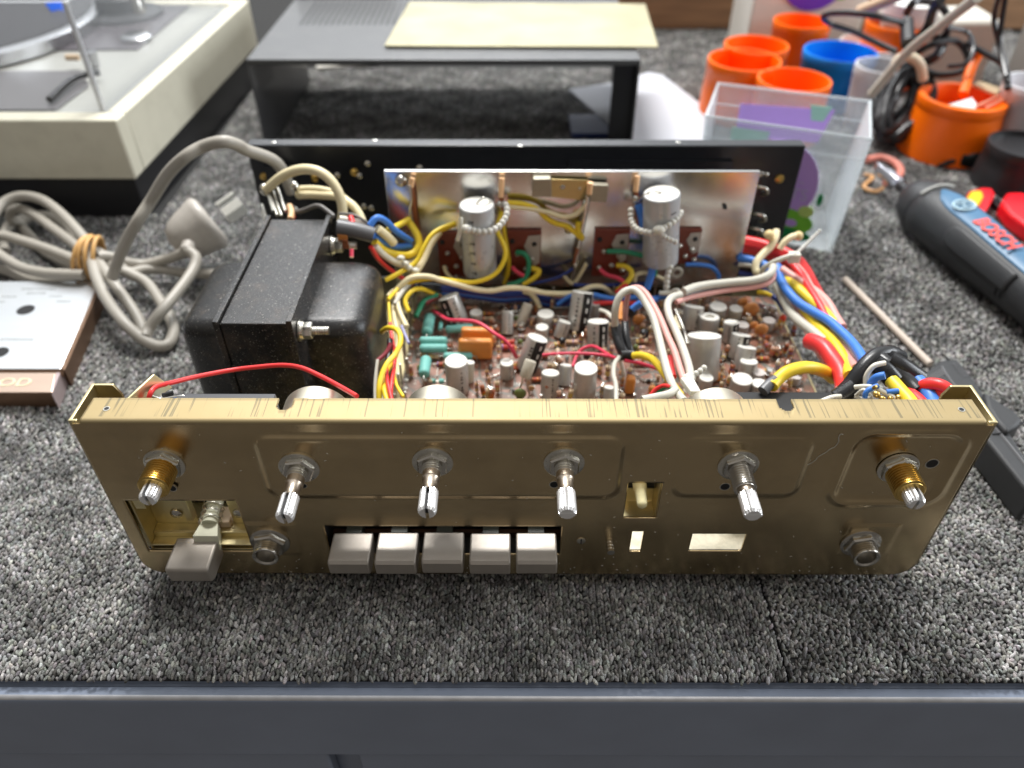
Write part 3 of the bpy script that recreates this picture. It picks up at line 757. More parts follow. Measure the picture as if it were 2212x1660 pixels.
# ------------------------------------------------------------------ circuit board
ZP = 2.6
M_pcb = bpy.data.materials.new('circuit board'); M_pcb.use_nodes = True
n, l = M_pcb.node_tree.nodes, M_pcb.node_tree.links; b = n['Principled BSDF']
t_ = n.new('ShaderNodeTexCoord'); mp = n.new('ShaderNodeMapping'); mp.inputs['Scale'].default_value = (100, 100, 100); l.new(t_.outputs['Object'], mp.inputs[0])
nw = n.new('ShaderNodeTexNoise'); nw.inputs['Scale'].default_value = .8; l.new(mp.outputs[0], nw.inputs['Vector'])
vm = n.new('ShaderNodeMix'); vm.data_type = 'VECTOR'; vm.inputs['Factor'].default_value = .35; l.new(mp.outputs[0], vm.inputs['A']); l.new(nw.outputs['Color'], vm.inputs['B'])
vo = n.new('ShaderNodeTexVoronoi'); vo.feature = 'DISTANCE_TO_EDGE'; vo.inputs['Scale'].default_value = 1.5; l.new(vm.outputs['Result'], vo.inputs['Vector'])
c1 = n.new('ShaderNodeValToRGB'); c1.color_ramp.interpolation = 'LINEAR'
c1.color_ramp.elements[0].position = 0.05; c1.color_ramp.elements[0].color = (0.12, 0.115, 0.095, 1); c1.color_ramp.elements[1].position = 0.065; c1.color_ramp.elements[1].color = (0.26, 0.115, 0.072, 1)
l.new(vo.outputs['Distance'], c1.inputs[0])
n2_ = n.new('ShaderNodeTexNoise'); n2_.inputs['Scale'].default_value = .9; n2_.inputs['Detail'].default_value = 6; l.new(mp.outputs[0], n2_.inputs['Vector'])
c3 = n.new('ShaderNodeValToRGB'); c3.color_ramp.elements[0].position = .48; c3.color_ramp.elements[1].position = .56; l.new(n2_.outputs['Fac'], c3.inputs[0])
md = n.new('ShaderNodeMix'); md.data_type = 'RGBA'; md.inputs['B'].default_value = (0.095, 0.07, 0.05, 1); l.new(c1.outputs[0], md.inputs['A'])
mf = n.new('ShaderNodeMath'); mf.operation = 'MULTIPLY'; mf.inputs[1].default_value = .65; l.new(c3.outputs[0], mf.inputs[0]); l.new(mf.outputs[0], md.inputs['Factor'])
v2 = n.new('ShaderNodeTexVoronoi'); v2.feature = 'F1'; v2.inputs['Scale'].default_value = 3.2; l.new(mp.outputs[0], v2.inputs['Vector'])
c4 = n.new('ShaderNodeValToRGB'); c4.color_ramp.elements[0].position = .0; c4.color_ramp.elements[0].color = (0, 0, 0, 1)
for ps, cv in ((.12, 0), (.15, 1), (.21, 1), (.24, 0)):
    e_ = c4.color_ramp.elements.new(ps); e_.color = (cv, cv, cv, 1)
c4.color_ramp.elements[-1].color = (0, 0, 0, 1); l.new(v2.outputs['Distance'], c4.inputs[0])
n4 = n.new('ShaderNodeMath'); n4.operation = 'MULTIPLY'; n4.inputs[1].default_value = .55; l.new(c4.outputs[0], n4.inputs[0])
me_ = n.new('ShaderNodeMix'); me_.data_type = 'RGBA'; me_.inputs['B'].default_value = (0.62, 0.55, 0.47, 1); l.new(md.outputs['Result'], me_.inputs['A']); l.new(n4.outputs[0], me_.inputs['Factor'])
l.new(me_.outputs['Result'], b.inputs['Base Color']); b.inputs['Roughness'].default_value = .35
pcb = part('circuit_board', M_pcb, amp, bevel=0.02); pcb.box(-6.35, 14.55, 2.2, 18.4, ZP-.16, ZP); pcb = pcb.done()
M_white = mat('white ink', (0.75, 0.72, 0.66), .5)
text('lettering', '00AGGV/Y', .52, at('A', 1430, 310, z=ZP+.015), (-1, 0, 0), (0, -1, 0), M_white, pcb, .004)
text('lettering', 'X07', .5, at('A', 1770, 350, z=ZP+.015), (-1, 0, 0), (0, -1, 0), M_white, pcb, .004)

M_slv = mat('grey capacitor sleeve', (0.50, 0.49, 0.46), .32, .35, vary=.12, vscale=4, dust=.3)
M_slv2 = mat('beige capacitor sleeve', (0.52, 0.48, 0.39), .4, .15, vary=.12, vscale=4, dust=.3)
M_slvd = mat('dull lilac sleeve', (0.40, 0.37, 0.35), .5, .0, vary=.1)
M_cap = mat('white capacitor end', (0.70, 0.685, 0.63), .42, 0, vary=.12, vscale=5)
M_capg = mat('grey capacitor end', (0.50, 0.46, 0.43), .5, 0)
M_ink = mat('black print', (0.012, 0.011, 0.011), .4)
M_wht = M_white
CAPS = []
def capacitor(c, X_, Y_, w, h, base=None, kind='plain', zb=ZP, parent=None, name='capacitor', yfix=None, body=None, end=None):
    top = at(c, X_, Y_, z=zb+h) if yfix is None else at(c, X_, Y_, y=yfix)
    r = wide(c, w, top)/2*1.07
    bt_ = Vector((top.x, top.y, zb)) if base is None else at(c, base[0], base[1], z=zb)
    if (bt_-Vector((top.x, top.y, zb))).length > 1.1: bt_ = Vector((top.x, top.y, zb))+(bt_-Vector((top.x, top.y, zb))).normalized()*1.1
    CAPS.append((bt_.x, bt_.y, r)); CAPS.append((bt_.x*.5+top.x*.5, bt_.y*.5+top.y*.5, r))
    d = top-bt_; L = d.length
    front = Vector((0, -1, 0))
    def mf(j, dd):
        if j == -1: return 0
        if j >= 3: return 2
        if kind == 'stripe' and j in (0, 1, 2) and dd.dot(Vector((.45, -1, 0)).normalized()) > .82: return 1
        if kind == 'stripel' and j in (0, 1, 2) and dd.dot(Vector((-.45, -1, 0)).normalized()) > .82: return 1
        if kind == 'black': return 1
        return 0
    k = r*.86
    m = part(name, [body or M_slv, M_ink, end or M_cap], parent or pcb, ang=35)
    m.lathe(bt_, d, [(r*.96, 0.03), (r, .08), (r*1.0, L-.10), (r*.985, L-.03), (r*.93, L), (r*.86, L-.004), (k*.55, L-.03), (k*.1, L-.035)] if kind != 'ring' else
            [(r*.96, 0.03), (r, .08), (r, L-.10), (r*.97, L-.03), (r*.93, L), (r*.5, L), (r*.48, L-.15), (r*.1, L-.15)], 24, 0, (True, True), mf)
    if kind in ('stripe', 'stripel'):
        q = Vector((.45 if kind == 'stripe' else -.45, -1, 0)).normalized(); a = d.normalized(); q = (q-a*q.dot(a)).normalized(); s_ = a.cross(q)
        for t in (.3, .55, .8):
            cc = bt_+d*t+q*r*1.003; u_ = r*.09; v_ = r*.22
            k0 = len(m.v); m.v += [cc-s_*u_-a*v_, cc+s_*u_-a*v_, cc+s_*u_+a*v_, cc-s_*u_+a*v_]; m.f.append([k0, k0+1, k0+2, k0+3]); m.m.append(2)
    if kind in ('stripe', 'stripel', 'text', 'textr'):
        q = Vector((-.45 if kind == 'stripe' else (.55 if kind in ('textr', 'stripel') else .25), -1, 0)).normalized(); a = d.normalized(); q = (q-a*q.dot(a)).normalized(); s_ = a.cross(q)
        rnd = random.Random(int(X_)); t = .15
        while t < .85:
            hh = rnd.uniform(.03, .07); cc = bt_+d*t+q*r*1.004; u_ = r*rnd.uniform(.07, .13)
            k0 = len(m.v); a_2 = a*(hh*L/2); m.v += [cc-s_*u_-a_2, cc+s_*u_-a_2, cc+s_*u_+a_2, cc-s_*u_+a_2]; m.f.append([k0, k0+1, k0+2, k0+3]); m.m.append(1)
            t += hh+rnd.uniform(.03, .09)
    return m.done()
capacitor('A', 1075, 240, 275, 1.6, (1230, 640), 'stripel')
capacitor('A', 1450, 455, 158, .75)
capacitor('A', 1880, 440, 150, 1.05, (1870, 760), 'text')
capacitor('A', 2155, 345, 135, 1.0, (2040, 640), body=M_slv2)
capacitor('A', 1180, 1110, 290, 2.0, None, 'textr')
capacitor('A', 1365, 1130, 125, 1.1, (1350, 1400), body=M_slv2)
capacitor('A', 1865, 1130, 172, 1.0, None, 'textr')
capacitor('B', 455, 475, 212, .95)
capacitor('B', 405, 655, 165, .75)
capacitor('B', 715, 580, 168, .85, (640, 800), 'text')
capacitor('B', 960, 180, 275, 1.9, (880, 700), 'stripe')
capacitor('B', 1120, 320, 152, .9)
capacitor('B', 1165, 575, 272, 1.55, (1150, 980), 'stripe')
capacitor('B', 1205, 820, 128, .8, (1190, 1000), 'black')
capacitor('B', 350, 800, 272, 1.7, (190, 1230), 'stripe')
capacitor('B', 520, 1270, 228, 1.3, (500, 1600), 'text')
capacitor('B', 735, 1170, 162, .95, (700, 1440))
capacitor('B', 1000, 1205, 298, 1.9, None, 'plain')
capacitor('B', 1315, 1465, 138, .95, (1290, 1720))
capacitor('C', 520, 540, 262, 1.2, (460, 860), 'text')
capacitor('C', 735, 680, 250, 1.05, (700, 920), 'ring')
capacitor('C', 850, 540, 220, 1.0)
capacitor('C', 1090, 570, 172, .8, body=M_slv2)
capacitor('C', 1030, 755, 195, 1.1, (1000, 1020), 'stripe')
capacitor('C', 1185, 790, 155, .5, body=M_slvd, end=M_capg)
capacitor('C', 1165, 920, 242, 1.2, (1090, 1250), 'stripe')
capacitor('C', 1240, 1090, 242, 1.1, (1170, 1400), 'text')
capacitor('C', 1265, 1280, 222, .9, (1230, 1500), 'text')
capacitor('C', 1400, 1430, 162, .55, body=M_slvd, end=M_capg)
big = capacitor('C', 660, 930, 425, 2.1, (620, 1520), 'plain')
capacitor('C', 690, 1500, 180, .8)
capacitor('C', 1175, 1520, 262, 1.1)
capacitor('C', 1405, 1580, 200, .95)
capacitor('C', 1540, 730, 160, .6, body=M_slvd, end=M_capg)
capacitor('C', 1900, 1480, 150, .5, body=M_slvd, end=M_capg)
p = at('C', 575, 1140, z=ZP+1.15); text('lettering', '50V', .42, (p.x, p.y-.02, p.z), (0.06, 0, -1), (1, 0, 0), M_ink, pcb, .01)

M_green = mat('green glazed resistor', (0.17, 0.46, 0.41), .5, 0, vary=.12, vscale=6, bump=.4, bscale=25, dust=.2)
M_lead = mat('tinned lead', (0.55, 0.53, 0.48), .3, 1.0)
def bodyax(name, p0, p1, r, mats, bands=(), leads=True, waist=0.0, par=None, lead=.35, drop=True):
    p0, p1 = V(p0), V(p1); d = p1-p0; L = d.length; a = d.normalized()
    m = part(name, mats+[M_lead], par or pcb, ang=50)
    pf = [(r*.45, 0), (r*.85, L*.03), (r, L*.09), (r*.98, L*.22), (r*(1-waist), L*.28), (r*(1-waist), L*.72), (r*.98, L*.78), (r, L*.91), (r*.85, L*.97), (r*.45, L)]
    m.lathe(p0, d, pf, 14, 0)
    for t, bi in bands:
        rr_ = r*(1-waist if .26 < t < .74 else 1)*1.02
        m.lathe(p0+d*(t-.04), d, [(rr_, 0), (rr_, L*.08)], 14, bi, (False, False))
    if leads:
        li = len(mats)
        q0 = p0-a*lead; q1 = p1+a*lead
        m.tube([p0, q0, Vector((q0.x, q0.y, ZP-.05))] if drop else [p0, q0], .035, 6, li, smooth=False)
        m.tube([p1, q1, Vector((q1.x, q1.y, ZP-.05))] if drop else [p1, q1], .035, 6, li, smooth=False)
    return m.done()
def grn(a, b_, z, w):
    p0 = at('A', a[0], a[1], z=z); p1 = at('A', b_[0], b_[1], z=z)
    bodyax('resistor', p0, p1, wide('A', w, p0)/2, [M_green], lead=.22)
grn((830, 510), (785, 745), ZP+.75, 148); grn((690, 840), (1065, 840), ZP+.75, 110); grn((690, 945), (1065, 945), ZP+.6, 125)
grn((1040, 690), (1410, 670), ZP+.45, 110); grn((1010, 1050), (1400, 1050), ZP+.5, 105); grn((775, 1080), (745, 1310), ZP+.75, 150)
grn((850, 1385), (910, 1390), ZP+.4, 70); grn((950, 1385), (1020, 1390), ZP+.4, 70); grn((975, 600), (965, 700), ZP+.4, 60)
M_or = mat('orange film capacitor', (0.72, 0.27, 0.055), .35, 0, vary=.15, vscale=2, coat=.3)
def film(c, x0, x1, Y_, z, th, hh):
    p0 = at(c, x0, Y_, z=z); p1 = at(c, x1, Y_, z=z)
    part('film_capacitor', M_or, pcb, bevel=.13).prismv([(p0.x, p0.y, z-hh), (p1.x, p0.y, z-hh), (p1.x, p0.y, z-.04), (p0.x+.12*(x1-x0)/400, p0.y, z)], (0, th, 0)).done()
film('A', 1175, 1665, 850, ZP+1.35, .42, 1.25); film('A', 1215, 1680, 700, ZP+1.35, .42, 1.25)
film('B', 1545, 1680, 1360, ZP+1.1, .45, 1.05); film('B', 1850, 1960, 1480, ZP+.7, .3, .6)
film('C', 810, 960, 1500, ZP+.35, .5, .35)
M_rb = mat('beige resistor', (0.62, 0.47, 0.30), .45, vary=.1); M_rp = mat('pinkish resistor', (0.60, 0.36, 0.25), .45); M_rbr = mat('brown resistor', (0.32, 0.10, 0.04), .4); M_rred = mat('red resistor', (0.45, 0.05, 0.03), .35)
BN = [mat('band '+k, v, .45) for k, v in (('red', (.5, .03, .02)), ('brown', (.16, .05, .02)), ('yellow', (.7, .5, .04)), ('orange', (.75, .2, .03)), ('gold', (.45, .3, .08)), ('violet', (.2, .15, .4)), ('black', (.02, .02, .02)))]
rr = random.Random(5)
NRES = 0
def resistor(c, X_, Y_, ori, ln=.66, r=.128, col=None, z=None):
    global NRES
    NRES += 1
    mm_ = [col or rr.choice([M_rb, M_rb, M_rb, M_rp, M_rbr])]+[rr.choice(BN) for _ in range(3)]
    if ori == 'v':
        p = at(c, X_, Y_, z=ZP+.75); L_ = ln
        tl = Vector((rr.uniform(-.12, .12), rr.uniform(-.1, .1), 0))
        m0 = Vector((p.x, p.y, ZP+.08)); m1 = Vector((p.x, p.y, ZP+.08+L_))+tl
        m = part('resistor', mm_+[M_lead], pcb, ang=50); d = m1-m0; L = d.length
        m.lathe(m0, d, [(r*.4, 0), (r*.95, .05), (r, L*.2), (r*.85, L*.3), (r*.85, L*.7), (r, L*.8), (r*.95, L-.05), (r*.4, L)], 12, 0)
        for t, bi in ((.2, 1), (.42, 2), (.62, 3)): m.lathe(m0+d*(t-.05), d, [(r*1.03, 0), (r*1.03, L*.1)], 12, bi, (False, False))
        a = rr.uniform(0, 6.28); q = Vector((math.cos(a), math.sin(a), 0))*.22
        m.tube([m1, m1+Vector((0, 0, .14)), m1+q+Vector((0, 0, .12)), Vector((m1.x+q.x, m1.y+q.y, ZP))], .03, 5, 4, smooth=False); m.done()
    else:
        p = at(c, X_, Y_, z=ZP+r+.04); a = 0 if ori == 'h' else (math.pi/2 if ori == 'd' else ori)
        q = Vector((math.cos(a), math.sin(a), 0))*ln/2
        bodyax('resistor', p-q, p+q, r, mm_, bands=((.12, 1), (.38, 2), (.58, 3)), waist=.15, lead=.16)
for X_, Y_ in ((935, 770), (1010, 640), (490, 1140), (575, 1150), (680, 1080), (865, 940), (1300, 1180), (1145, 1110), (1225, 1420), (785, 1500), (660, 1530), (1490, 1550), (600, 560), (1250, 950), (1340, 900), (1770, 600), (850, 1000), (1590, 1220), (2060, 1350), (1330, 600), (1860, 640), (1080, 1090)):
    resistor('B', X_, Y_, 'v')
for X_, Y_ in ((970, 1070), (1040, 1330), (1590, 1090), (1680, 1090), (1770, 1040), (1850, 1080), (1680, 1300), (1780, 1290), (700, 520), (1960, 1310), (1620, 1450), (1010, 1480), (800, 480), (1900, 820), (1860, 1120), (1990, 1400), (1300, 680), (1560, 1560), (1740, 1590), (1850, 1500)):
    resistor('C', X_, Y_, 'v')
for X_, Y_ in ((1750, 660), (1550, 1440), (1740, 1400), (1610, 1480), (1650, 1500), (1210, 1320), (560, 1180), (1700, 760)): resistor('A', X_, Y_, 'v')
for X_, Y_, o_ in ((1610, 545, 'h'), (1390, 400, 'h'), (1620, 480, 'h'), (900, 400, .5), (2020, 420, .3), (1980, 640, 'h'), (1000, 1160, 'h'), (870, 1060, 'h'), (780, 1030, 'h'), (1980, 1190, 'd'), (2100, 790, 'h'), (1060, 920, 'h')): resistor('A', X_, Y_, o_)
resistor('A', 1880, 860, 'h', .75, .16, M_rred); resistor('A', 1880, 930, 'h', .75, .16, M_rred)
for X_, Y_, o_ in ((330, 1365, 'h'), (810, 860, 'h'), (100, 600, 'h'), (230, 560, .2), (640, 880, .4), (1750, 850, 'h'), (1720, 940, 'h'), (1800, 1000, 'h'), (1700, 470, 'd'), (1740, 760, .6), (400, 1050, 'h'), (1060, 430, .8), (620, 1010, 'd'), (1180, 1180, 'd'), (1730, 1150, 'h'), (150, 420, 'd'), (840, 720, 'd')): resistor('B', X_, Y_, o_)
for X_, Y_, o_ in ((880, 870, 'h'), (1330, 940, .2), (1600, 820, .7), (880, 700, .4), (1480, 960, 'h'), (1400, 700, 'd'), (1500, 1060, 'd'), (1620, 1180, 'h'), (930, 1200, 1.2), (1500, 1420, 'h'), (1720, 700, 'd'), (1800, 930, 'h'), (1380, 1150, .3), (1450, 1250, 'h')): resistor('C', X_, Y_, o_)
def blob(c, X_, Y_, w, h, m_, name='disc_capacitor', sc=(1, .5, 1)):
    p = at(c, X_, Y_, z=ZP+h); r = wide(c, w, p)/2
    m = part(name, [m_, M_lead], pcb, ang=70).sphere((p.x, p.y, p.z), r, 16, 0, sc)
    for s_ in (-.5, .5): m.tube([(p.x+s_*r, p.y, p.z-r*.6), (p.x+s_*r, p.y, ZP)], .03, 6, 1, smooth=False)
    m.done()
M_olive = mat('olive dipped capacitor', (0.13, 0.17, 0.045), .35, coat=.3); M_ochre = mat('ochre ceramic', (0.55, 0.22, 0.06), .3, coat=.4)
blob('B', 110, 1555, 172, .35, M_olive); blob('A', 2000, 545, 90, .35, M_olive)
for a in (('C', 1180, 490, 150, .8), ('C', 1290, 590, 230, .7), ('C', 1330, 800, 120, .5), ('C', 1430, 860, 190, .5), ('B', 1720, 560, 180, .6), ('B', 1500, 430, 120, 1.0), ('B', 1290, 1020, 80, .4)): blob(*a[:5], M_ochre)
p = at('C', 2230, 1610, z=ZP+2.8)
m = part('tantalum_capacitor', [mat('yellow dip', (.85, .50, .02), .35), mat('red dip', (.75, .06, .02), .35), M_lead], pcb, ang=60); q = at('C', 1700, 740, z=ZP+.55)
m.lathe((q.x, q.y, ZP+.2), (.1, 0, 1), [(.05, 0), (.15, .1), (.18, .4), (.18, .45)], 14, 0); m.lathe((q.x+.045, q.y, ZP+.65), (.1, 0, 1), [(.18, 0), (.17, .15), (.10, .27), (.02, .3)], 14, 1); m.tube([(q.x, q.y, ZP+.25), (q.x-.4, q.y-.1, ZP)], .03, 5, 2); m.done()
def transistor(c, X_, Y_, w, h=.75, metal=False):
    p = at(c, X_, Y_, z=ZP+h); r = wide(c, w, p)/2
    m = part('transistor', [M_nickel if metal else mat('black epoxy', (.015, .015, .016), .28), M_brass], pcb, ang=40)
    if metal: m.lathe((p.x, p.y, ZP+.15), (0, 0, 1), [(r*1.15, 0), (r*1.15, .06), (r, .08), (r, h-.2), (r*.8, h-.12), (r*.1, h-.11)], 18)
    else: m.lathe((p.x, p.y, p.z-r*1.5), (0, 0, 1), [(r, 0), (r, r*1.0), (r*.9, r*1.4), (r*.5, r*1.65), (r*.05, r*1.7)], 18)
    for dx in (-.5, 0, .5): m.tube([(p.x+dx*r, p.y, p.z-r), (p.x+dx*r*1.8, p.y-.05, ZP)], .028, 5, 1, smooth=False)
    m.done()
transistor('B', 680, 810, 88); transistor('B', 1015, 1010, 98, .9); transistor('C', 1430, 540, 150, .5, True); transistor('C', 1590, 560, 120, .5, True)
transistor('B', 60, 400, 170, .45, True); transistor('A', 2060, 620, 110, .4, True); transistor('C', 330, 600, 110, 1.5, True); transistor('C', 1560, 1400, 130, .4, True); transistor('C', 1220, 700, 90, .5, True); transistor('B', 1790, 700, 120, .6)
p = at('C', 830, 1250, z=ZP+.4); part('ferrite_tube', [mat('rust ceramic tube', (.45, .13, .04), .5), M_dark], pcb).lathe(p, (.2, -1, -.25), [(.16, -.3), (.17, -.25), (.17, .25), (.15, .27), (.08, .27), (.08, .1)], 16).done()
# off-white axial capacitor leaning over the board
a0 = at('B', 255, 1110, z=ZP+1.9); a1 = at('B', 175, 1340, z=ZP+1.15)
m = part('axial_capacitor', [M_slv2, M_lead], pcb); r = wide('B', 165, a0)/2
m.lathe(a1, a0-a1, [(r*.9, 0), (r, .05), (r, (a0-a1).length-.05), (r*.9, (a0-a1).length)], 22)
m.tube([a1+Vector((-.12, 0, 0)), at('B', 130, 1430, z=ZP+.8), at('B', 80, 1530, z=ZP+.1)], .05, 6, 1); m.tube([a1+Vector((.1, 0, 0)), at('B', 205, 1440, z=ZP+.7), at('B', 230, 1560, z=ZP+.1)], .05, 6, 1); m.done()
p0 = at('B', 480, 1440, z=ZP+.9); p1 = at('B', 450, 1560, z=ZP+.3)
m = part('resistor', [M_rbr, BN[3], M_lead], pcb, ang=50); d = p0-p1; m.lathe(p1, d, [(.05, 0), (.13, .06), (.13, .3), (.10, .34), (.10, .5), (.13, .54), (.12, d.length-.05), (.04, d.length)], 12)
m.tube([p0, at('B', 500, 1370, z=ZP+1.1), at('B', 560, 1360, z=ZP+1.1), at('B', 585, 1420, z=ZP+.9), at('B', 575, 1600, z=ZP)], .03, 6, 2); m.done()
# rows of terminal pins
def pin(c, X_, Y_, h=.75, z0=ZP):
    p = at(c, X_, Y_, z=z0+h)
    part('terminal_pin', M_lead, pcb).lathe((p.x, p.y, z0), (0, 0, 1), [(.07, 0), (.055, .05), (.055, h-.08), (.075, h-.05), (.07, h), (.02, h+.02)], 8).done()
for X_, Y_ in ((590, 230), (730, 130), (550, 320), (535, 440), (530, 560), (470, 780), (460, 870), (515, 1080), (420, 1155), (395, 1285), (345, 1410), (340, 1560), (490, 1530)): pin('A', X_, Y_, 1.3)
for c, X_, Y_ in (('D', 1100, 1115), ('D', 1500, 1115), ('D', 1665, 1115), ('E', 365, 1105), ('E', 490, 1105), ('E', 740, 1105), ('B', 395, 1570), ('B', 705, 1570), ('B', 1660, 1560), ('B', 1440, 1555), ('B', 1870, 1570), ('E', 870, 1100), ('E', 990, 1100)): pin(c, X_, Y_, 1.3)
for k in range(9):
    p = at('A', 600-k*13, 560+k*115, z=ZP+.1)
    part('solder_joint', M_cap if k % 3 else mat('yellow blob', (.6, .45, .2), .5), pcb).sphere((p.x, p.y, ZP+.05), .12, 10, 0, (1, 1, .8)).done()
print('resistors', NRES)
# small silver-green strips (wire links and cans between parts)
for c, X_, Y_, L_, a in (('B', 1720, 1230, .9, 0), ('B', 1860, 1360, 1.0, 0), ('B', 1700, 1330, .8, -.75), ('B', 1740, 810, 1.0, 0), ('A', 870, 1150, .5, 0), ('A', 810, 1030, .75, 0), ('B', 1150, 1570, .5, 0), ('C', 1430, 1180, .5, 1.2), ('B', 1200, 700, .6, 1.3), ('A', 1720, 700, .7, 1.5)):
    p = at(c, X_, Y_, z=ZP+.12); q = Vector((math.cos(a), math.sin(a), 0))*L_/2
    part('wire_link', M_lead, pcb).tube([(p-q)-Vector((0, 0, .15)), p-q, p+q, (p+q)-Vector((0, 0, .15))], .035, 6, smooth=False).done()
# crowded small parts between the larger ones
rr2 = random.Random(11); spots = []
for k_ in range(5000):
    if len(spots) >= 190: break
    x, y = rr2.uniform(-5.6, 14.1), rr2.uniform(9.6, 17.9)
    if any((x-a)**2+(y-b_)**2 < .16 for a, b_ in spots) or any((x-a)**2+(y-b_)**2 < (q+.12)**2 for a, b_, q in CAPS): continue
    spots.append((x, y))
M_gls = mat('glass diode body', (.45, .16, .08), .2, coat=.5); M_cer = mat('tan ceramic', (.48, .26, .11), .4); M_wh2 = mat('white ceramic', (.62, .58, .50), .45); M_dkd = mat('dark moulded body', (.03, .028, .026), .35)
for k_, (x, y) in enumerate(spots):
    z0 = ZP; t = k_ % 8; a = rr2.choice([0, 0, 1.57, 1.57, .6, -.5]); q = Vector((math.cos(a), math.sin(a), 0))
    if t in (0, 1, 2):      # upright resistor
        ln = rr2.uniform(.45, .62); r_ = .10; cb = rr2.choice([M_rb, M_rb, M_rp, M_cer]); m = part('upright_resistor', [cb, rr2.choice(BN), rr2.choice(BN), M_lead], pcb, ang=50)
        d = Vector((rr2.uniform(-.1, .1), rr2.uniform(-.1, .1), 1)); m.lathe((x, y, z0+.1), d, [(r_*.4, 0), (r_, .05), (r_, .14), (r_*.84, .18), (r_*.84, ln-.18), (r_, ln-.14), (r_, ln-.05), (r_*.4, ln)], 10, 0)
        m.lathe(V((x, y, z0+.1))+d*.1, d, [(r_*1.03, 0), (r_*1.03, .06)], 10, 1, (False, False)); m.lathe(V((x, y, z0+.1))+d*(ln*.5), d, [(r_*.9, 0), (r_*.9, .06)], 10, 2, (False, False))
        e_ = V((x, y, z0+.1))+d*ln; m.tube([e_, e_+Vector((0, 0, .12)), e_+q*.2+Vector((0, 0, .1)), Vector((e_.x+q.x*.2, e_.y+q.y*.2, z0))], .026, 5, 3, smooth=False); m.done()
    elif t == 3:
        m = part('diode', [rr2.choice([M_gls, M_dkd]), M_lead, M_cap], pcb, ang=50); c_ = V((x, y, z0+.12)); m.lathe(c_-q*.16, q, [(.08, 0), (.09, .03), (.09, .29), (.08, .32)], 10, 0); m.lathe(c_+q*.06, q, [(.093, 0), (.093, .05)], 10, 2, (False, False)); m.tube([c_-q*.35-Vector((0, 0, .12)), c_-q*.32, c_+q*.32, c_+q*.35-Vector((0, 0, .12))], .025, 5, 1, smooth=False); m.done()
    elif t == 4:
        m = part('ceramic_capacitor', [rr2.choice([M_cer, M_ochre, M_wh2, M_olive]), M_lead], pcb, ang=70); m.sphere((x, y, z0+.32), .17, 12, 0, (abs(q.x)*.6+.4, abs(q.y)*.6+.4, 1)); m.tube([(x-.07, y, z0+.2), (x-.08, y, z0)], .025, 5, 1); m.tube([(x+.07, y, z0+.2), (x+.08, y, z0)], .025, 5, 1); m.done()
    elif t == 5:
        m = part('wire_link', M_lead, pcb); c_ = V((x, y, z0+.10)); L_ = rr2.uniform(.25, .5); m.tube([c_-q*L_-Vector((0, 0, .1)), c_-q*L_, c_+q*L_, c_+q*L_-Vector((0, 0, .1))], .028, 6, 0, smooth=False).done()
    elif t == 6:
        m = part('solder_pad', [M_lead, M_wh2], pcb, ang=60); m.lathe((x, y, z0), (0, 0, 1), [(.13, 0), (.12, .015)], 14, 1); m.sphere((x, y, z0+.03), .06, 8, 0, (1, 1, .8)); m.done()
    else:
        m = part('ink_mark', M_white, pcb); c_ = V((x, y, z0+.008)); u_ = Vector((-q.y, q.x, 0)); 
        for s_ in (-.12, 0, .12): k0 = c_+u_*s_; m.prismv([k0-q*.14-u_*.018, k0+q*.14*rr2.uniform(.5, 1)-u_*.018, k0+q*.14+u_*.018, k0-q*.14+u_*.018], (0, 0, .004))
        m.done()
# front pots (metal cans behind the front)
M_can = mat('potentiometer can', (0.80, 0.74, 0.60), .36, 1.0, vary=.12, vscale=2, bump=.1, bscale=40)
for x, z, R in ((-8.25, 7.75, 1.32), (-3.55, 7.85, 1.30), (7.1, 7.75, 1.28)):
    m = part('potentiometer', [M_can, mat('red brown phenolic', (.14, .035, .03), .5)], amp, ang=35)
    m.lathe((x, 0.9, z), (0, 1, 0), [(.3, 0), (R*.9, .0), (R*.9, .3)], 40, 1, (True, False)); m.lathe((x, 1.2, z), (0, 1, 0), [(R*.9, 0), (R, 0.02), (R, 1.5), (R*.96, 1.6), (R*.7, 1.64), (.1, 1.64)], 48, 0)
    m.box(x-.5, x+.5, 1.1, 1.5, z+R-.2, z+R+.12, 1); m.done()
for x in (1.17, 13.3, -13.3): part('potentiometer', M_can, amp).lathe((x, .9, 7.7), (0, 1, 0), [(.9, 0), (.95, .05), (.95, 1.0), (.8, 1.1)], 30).done()
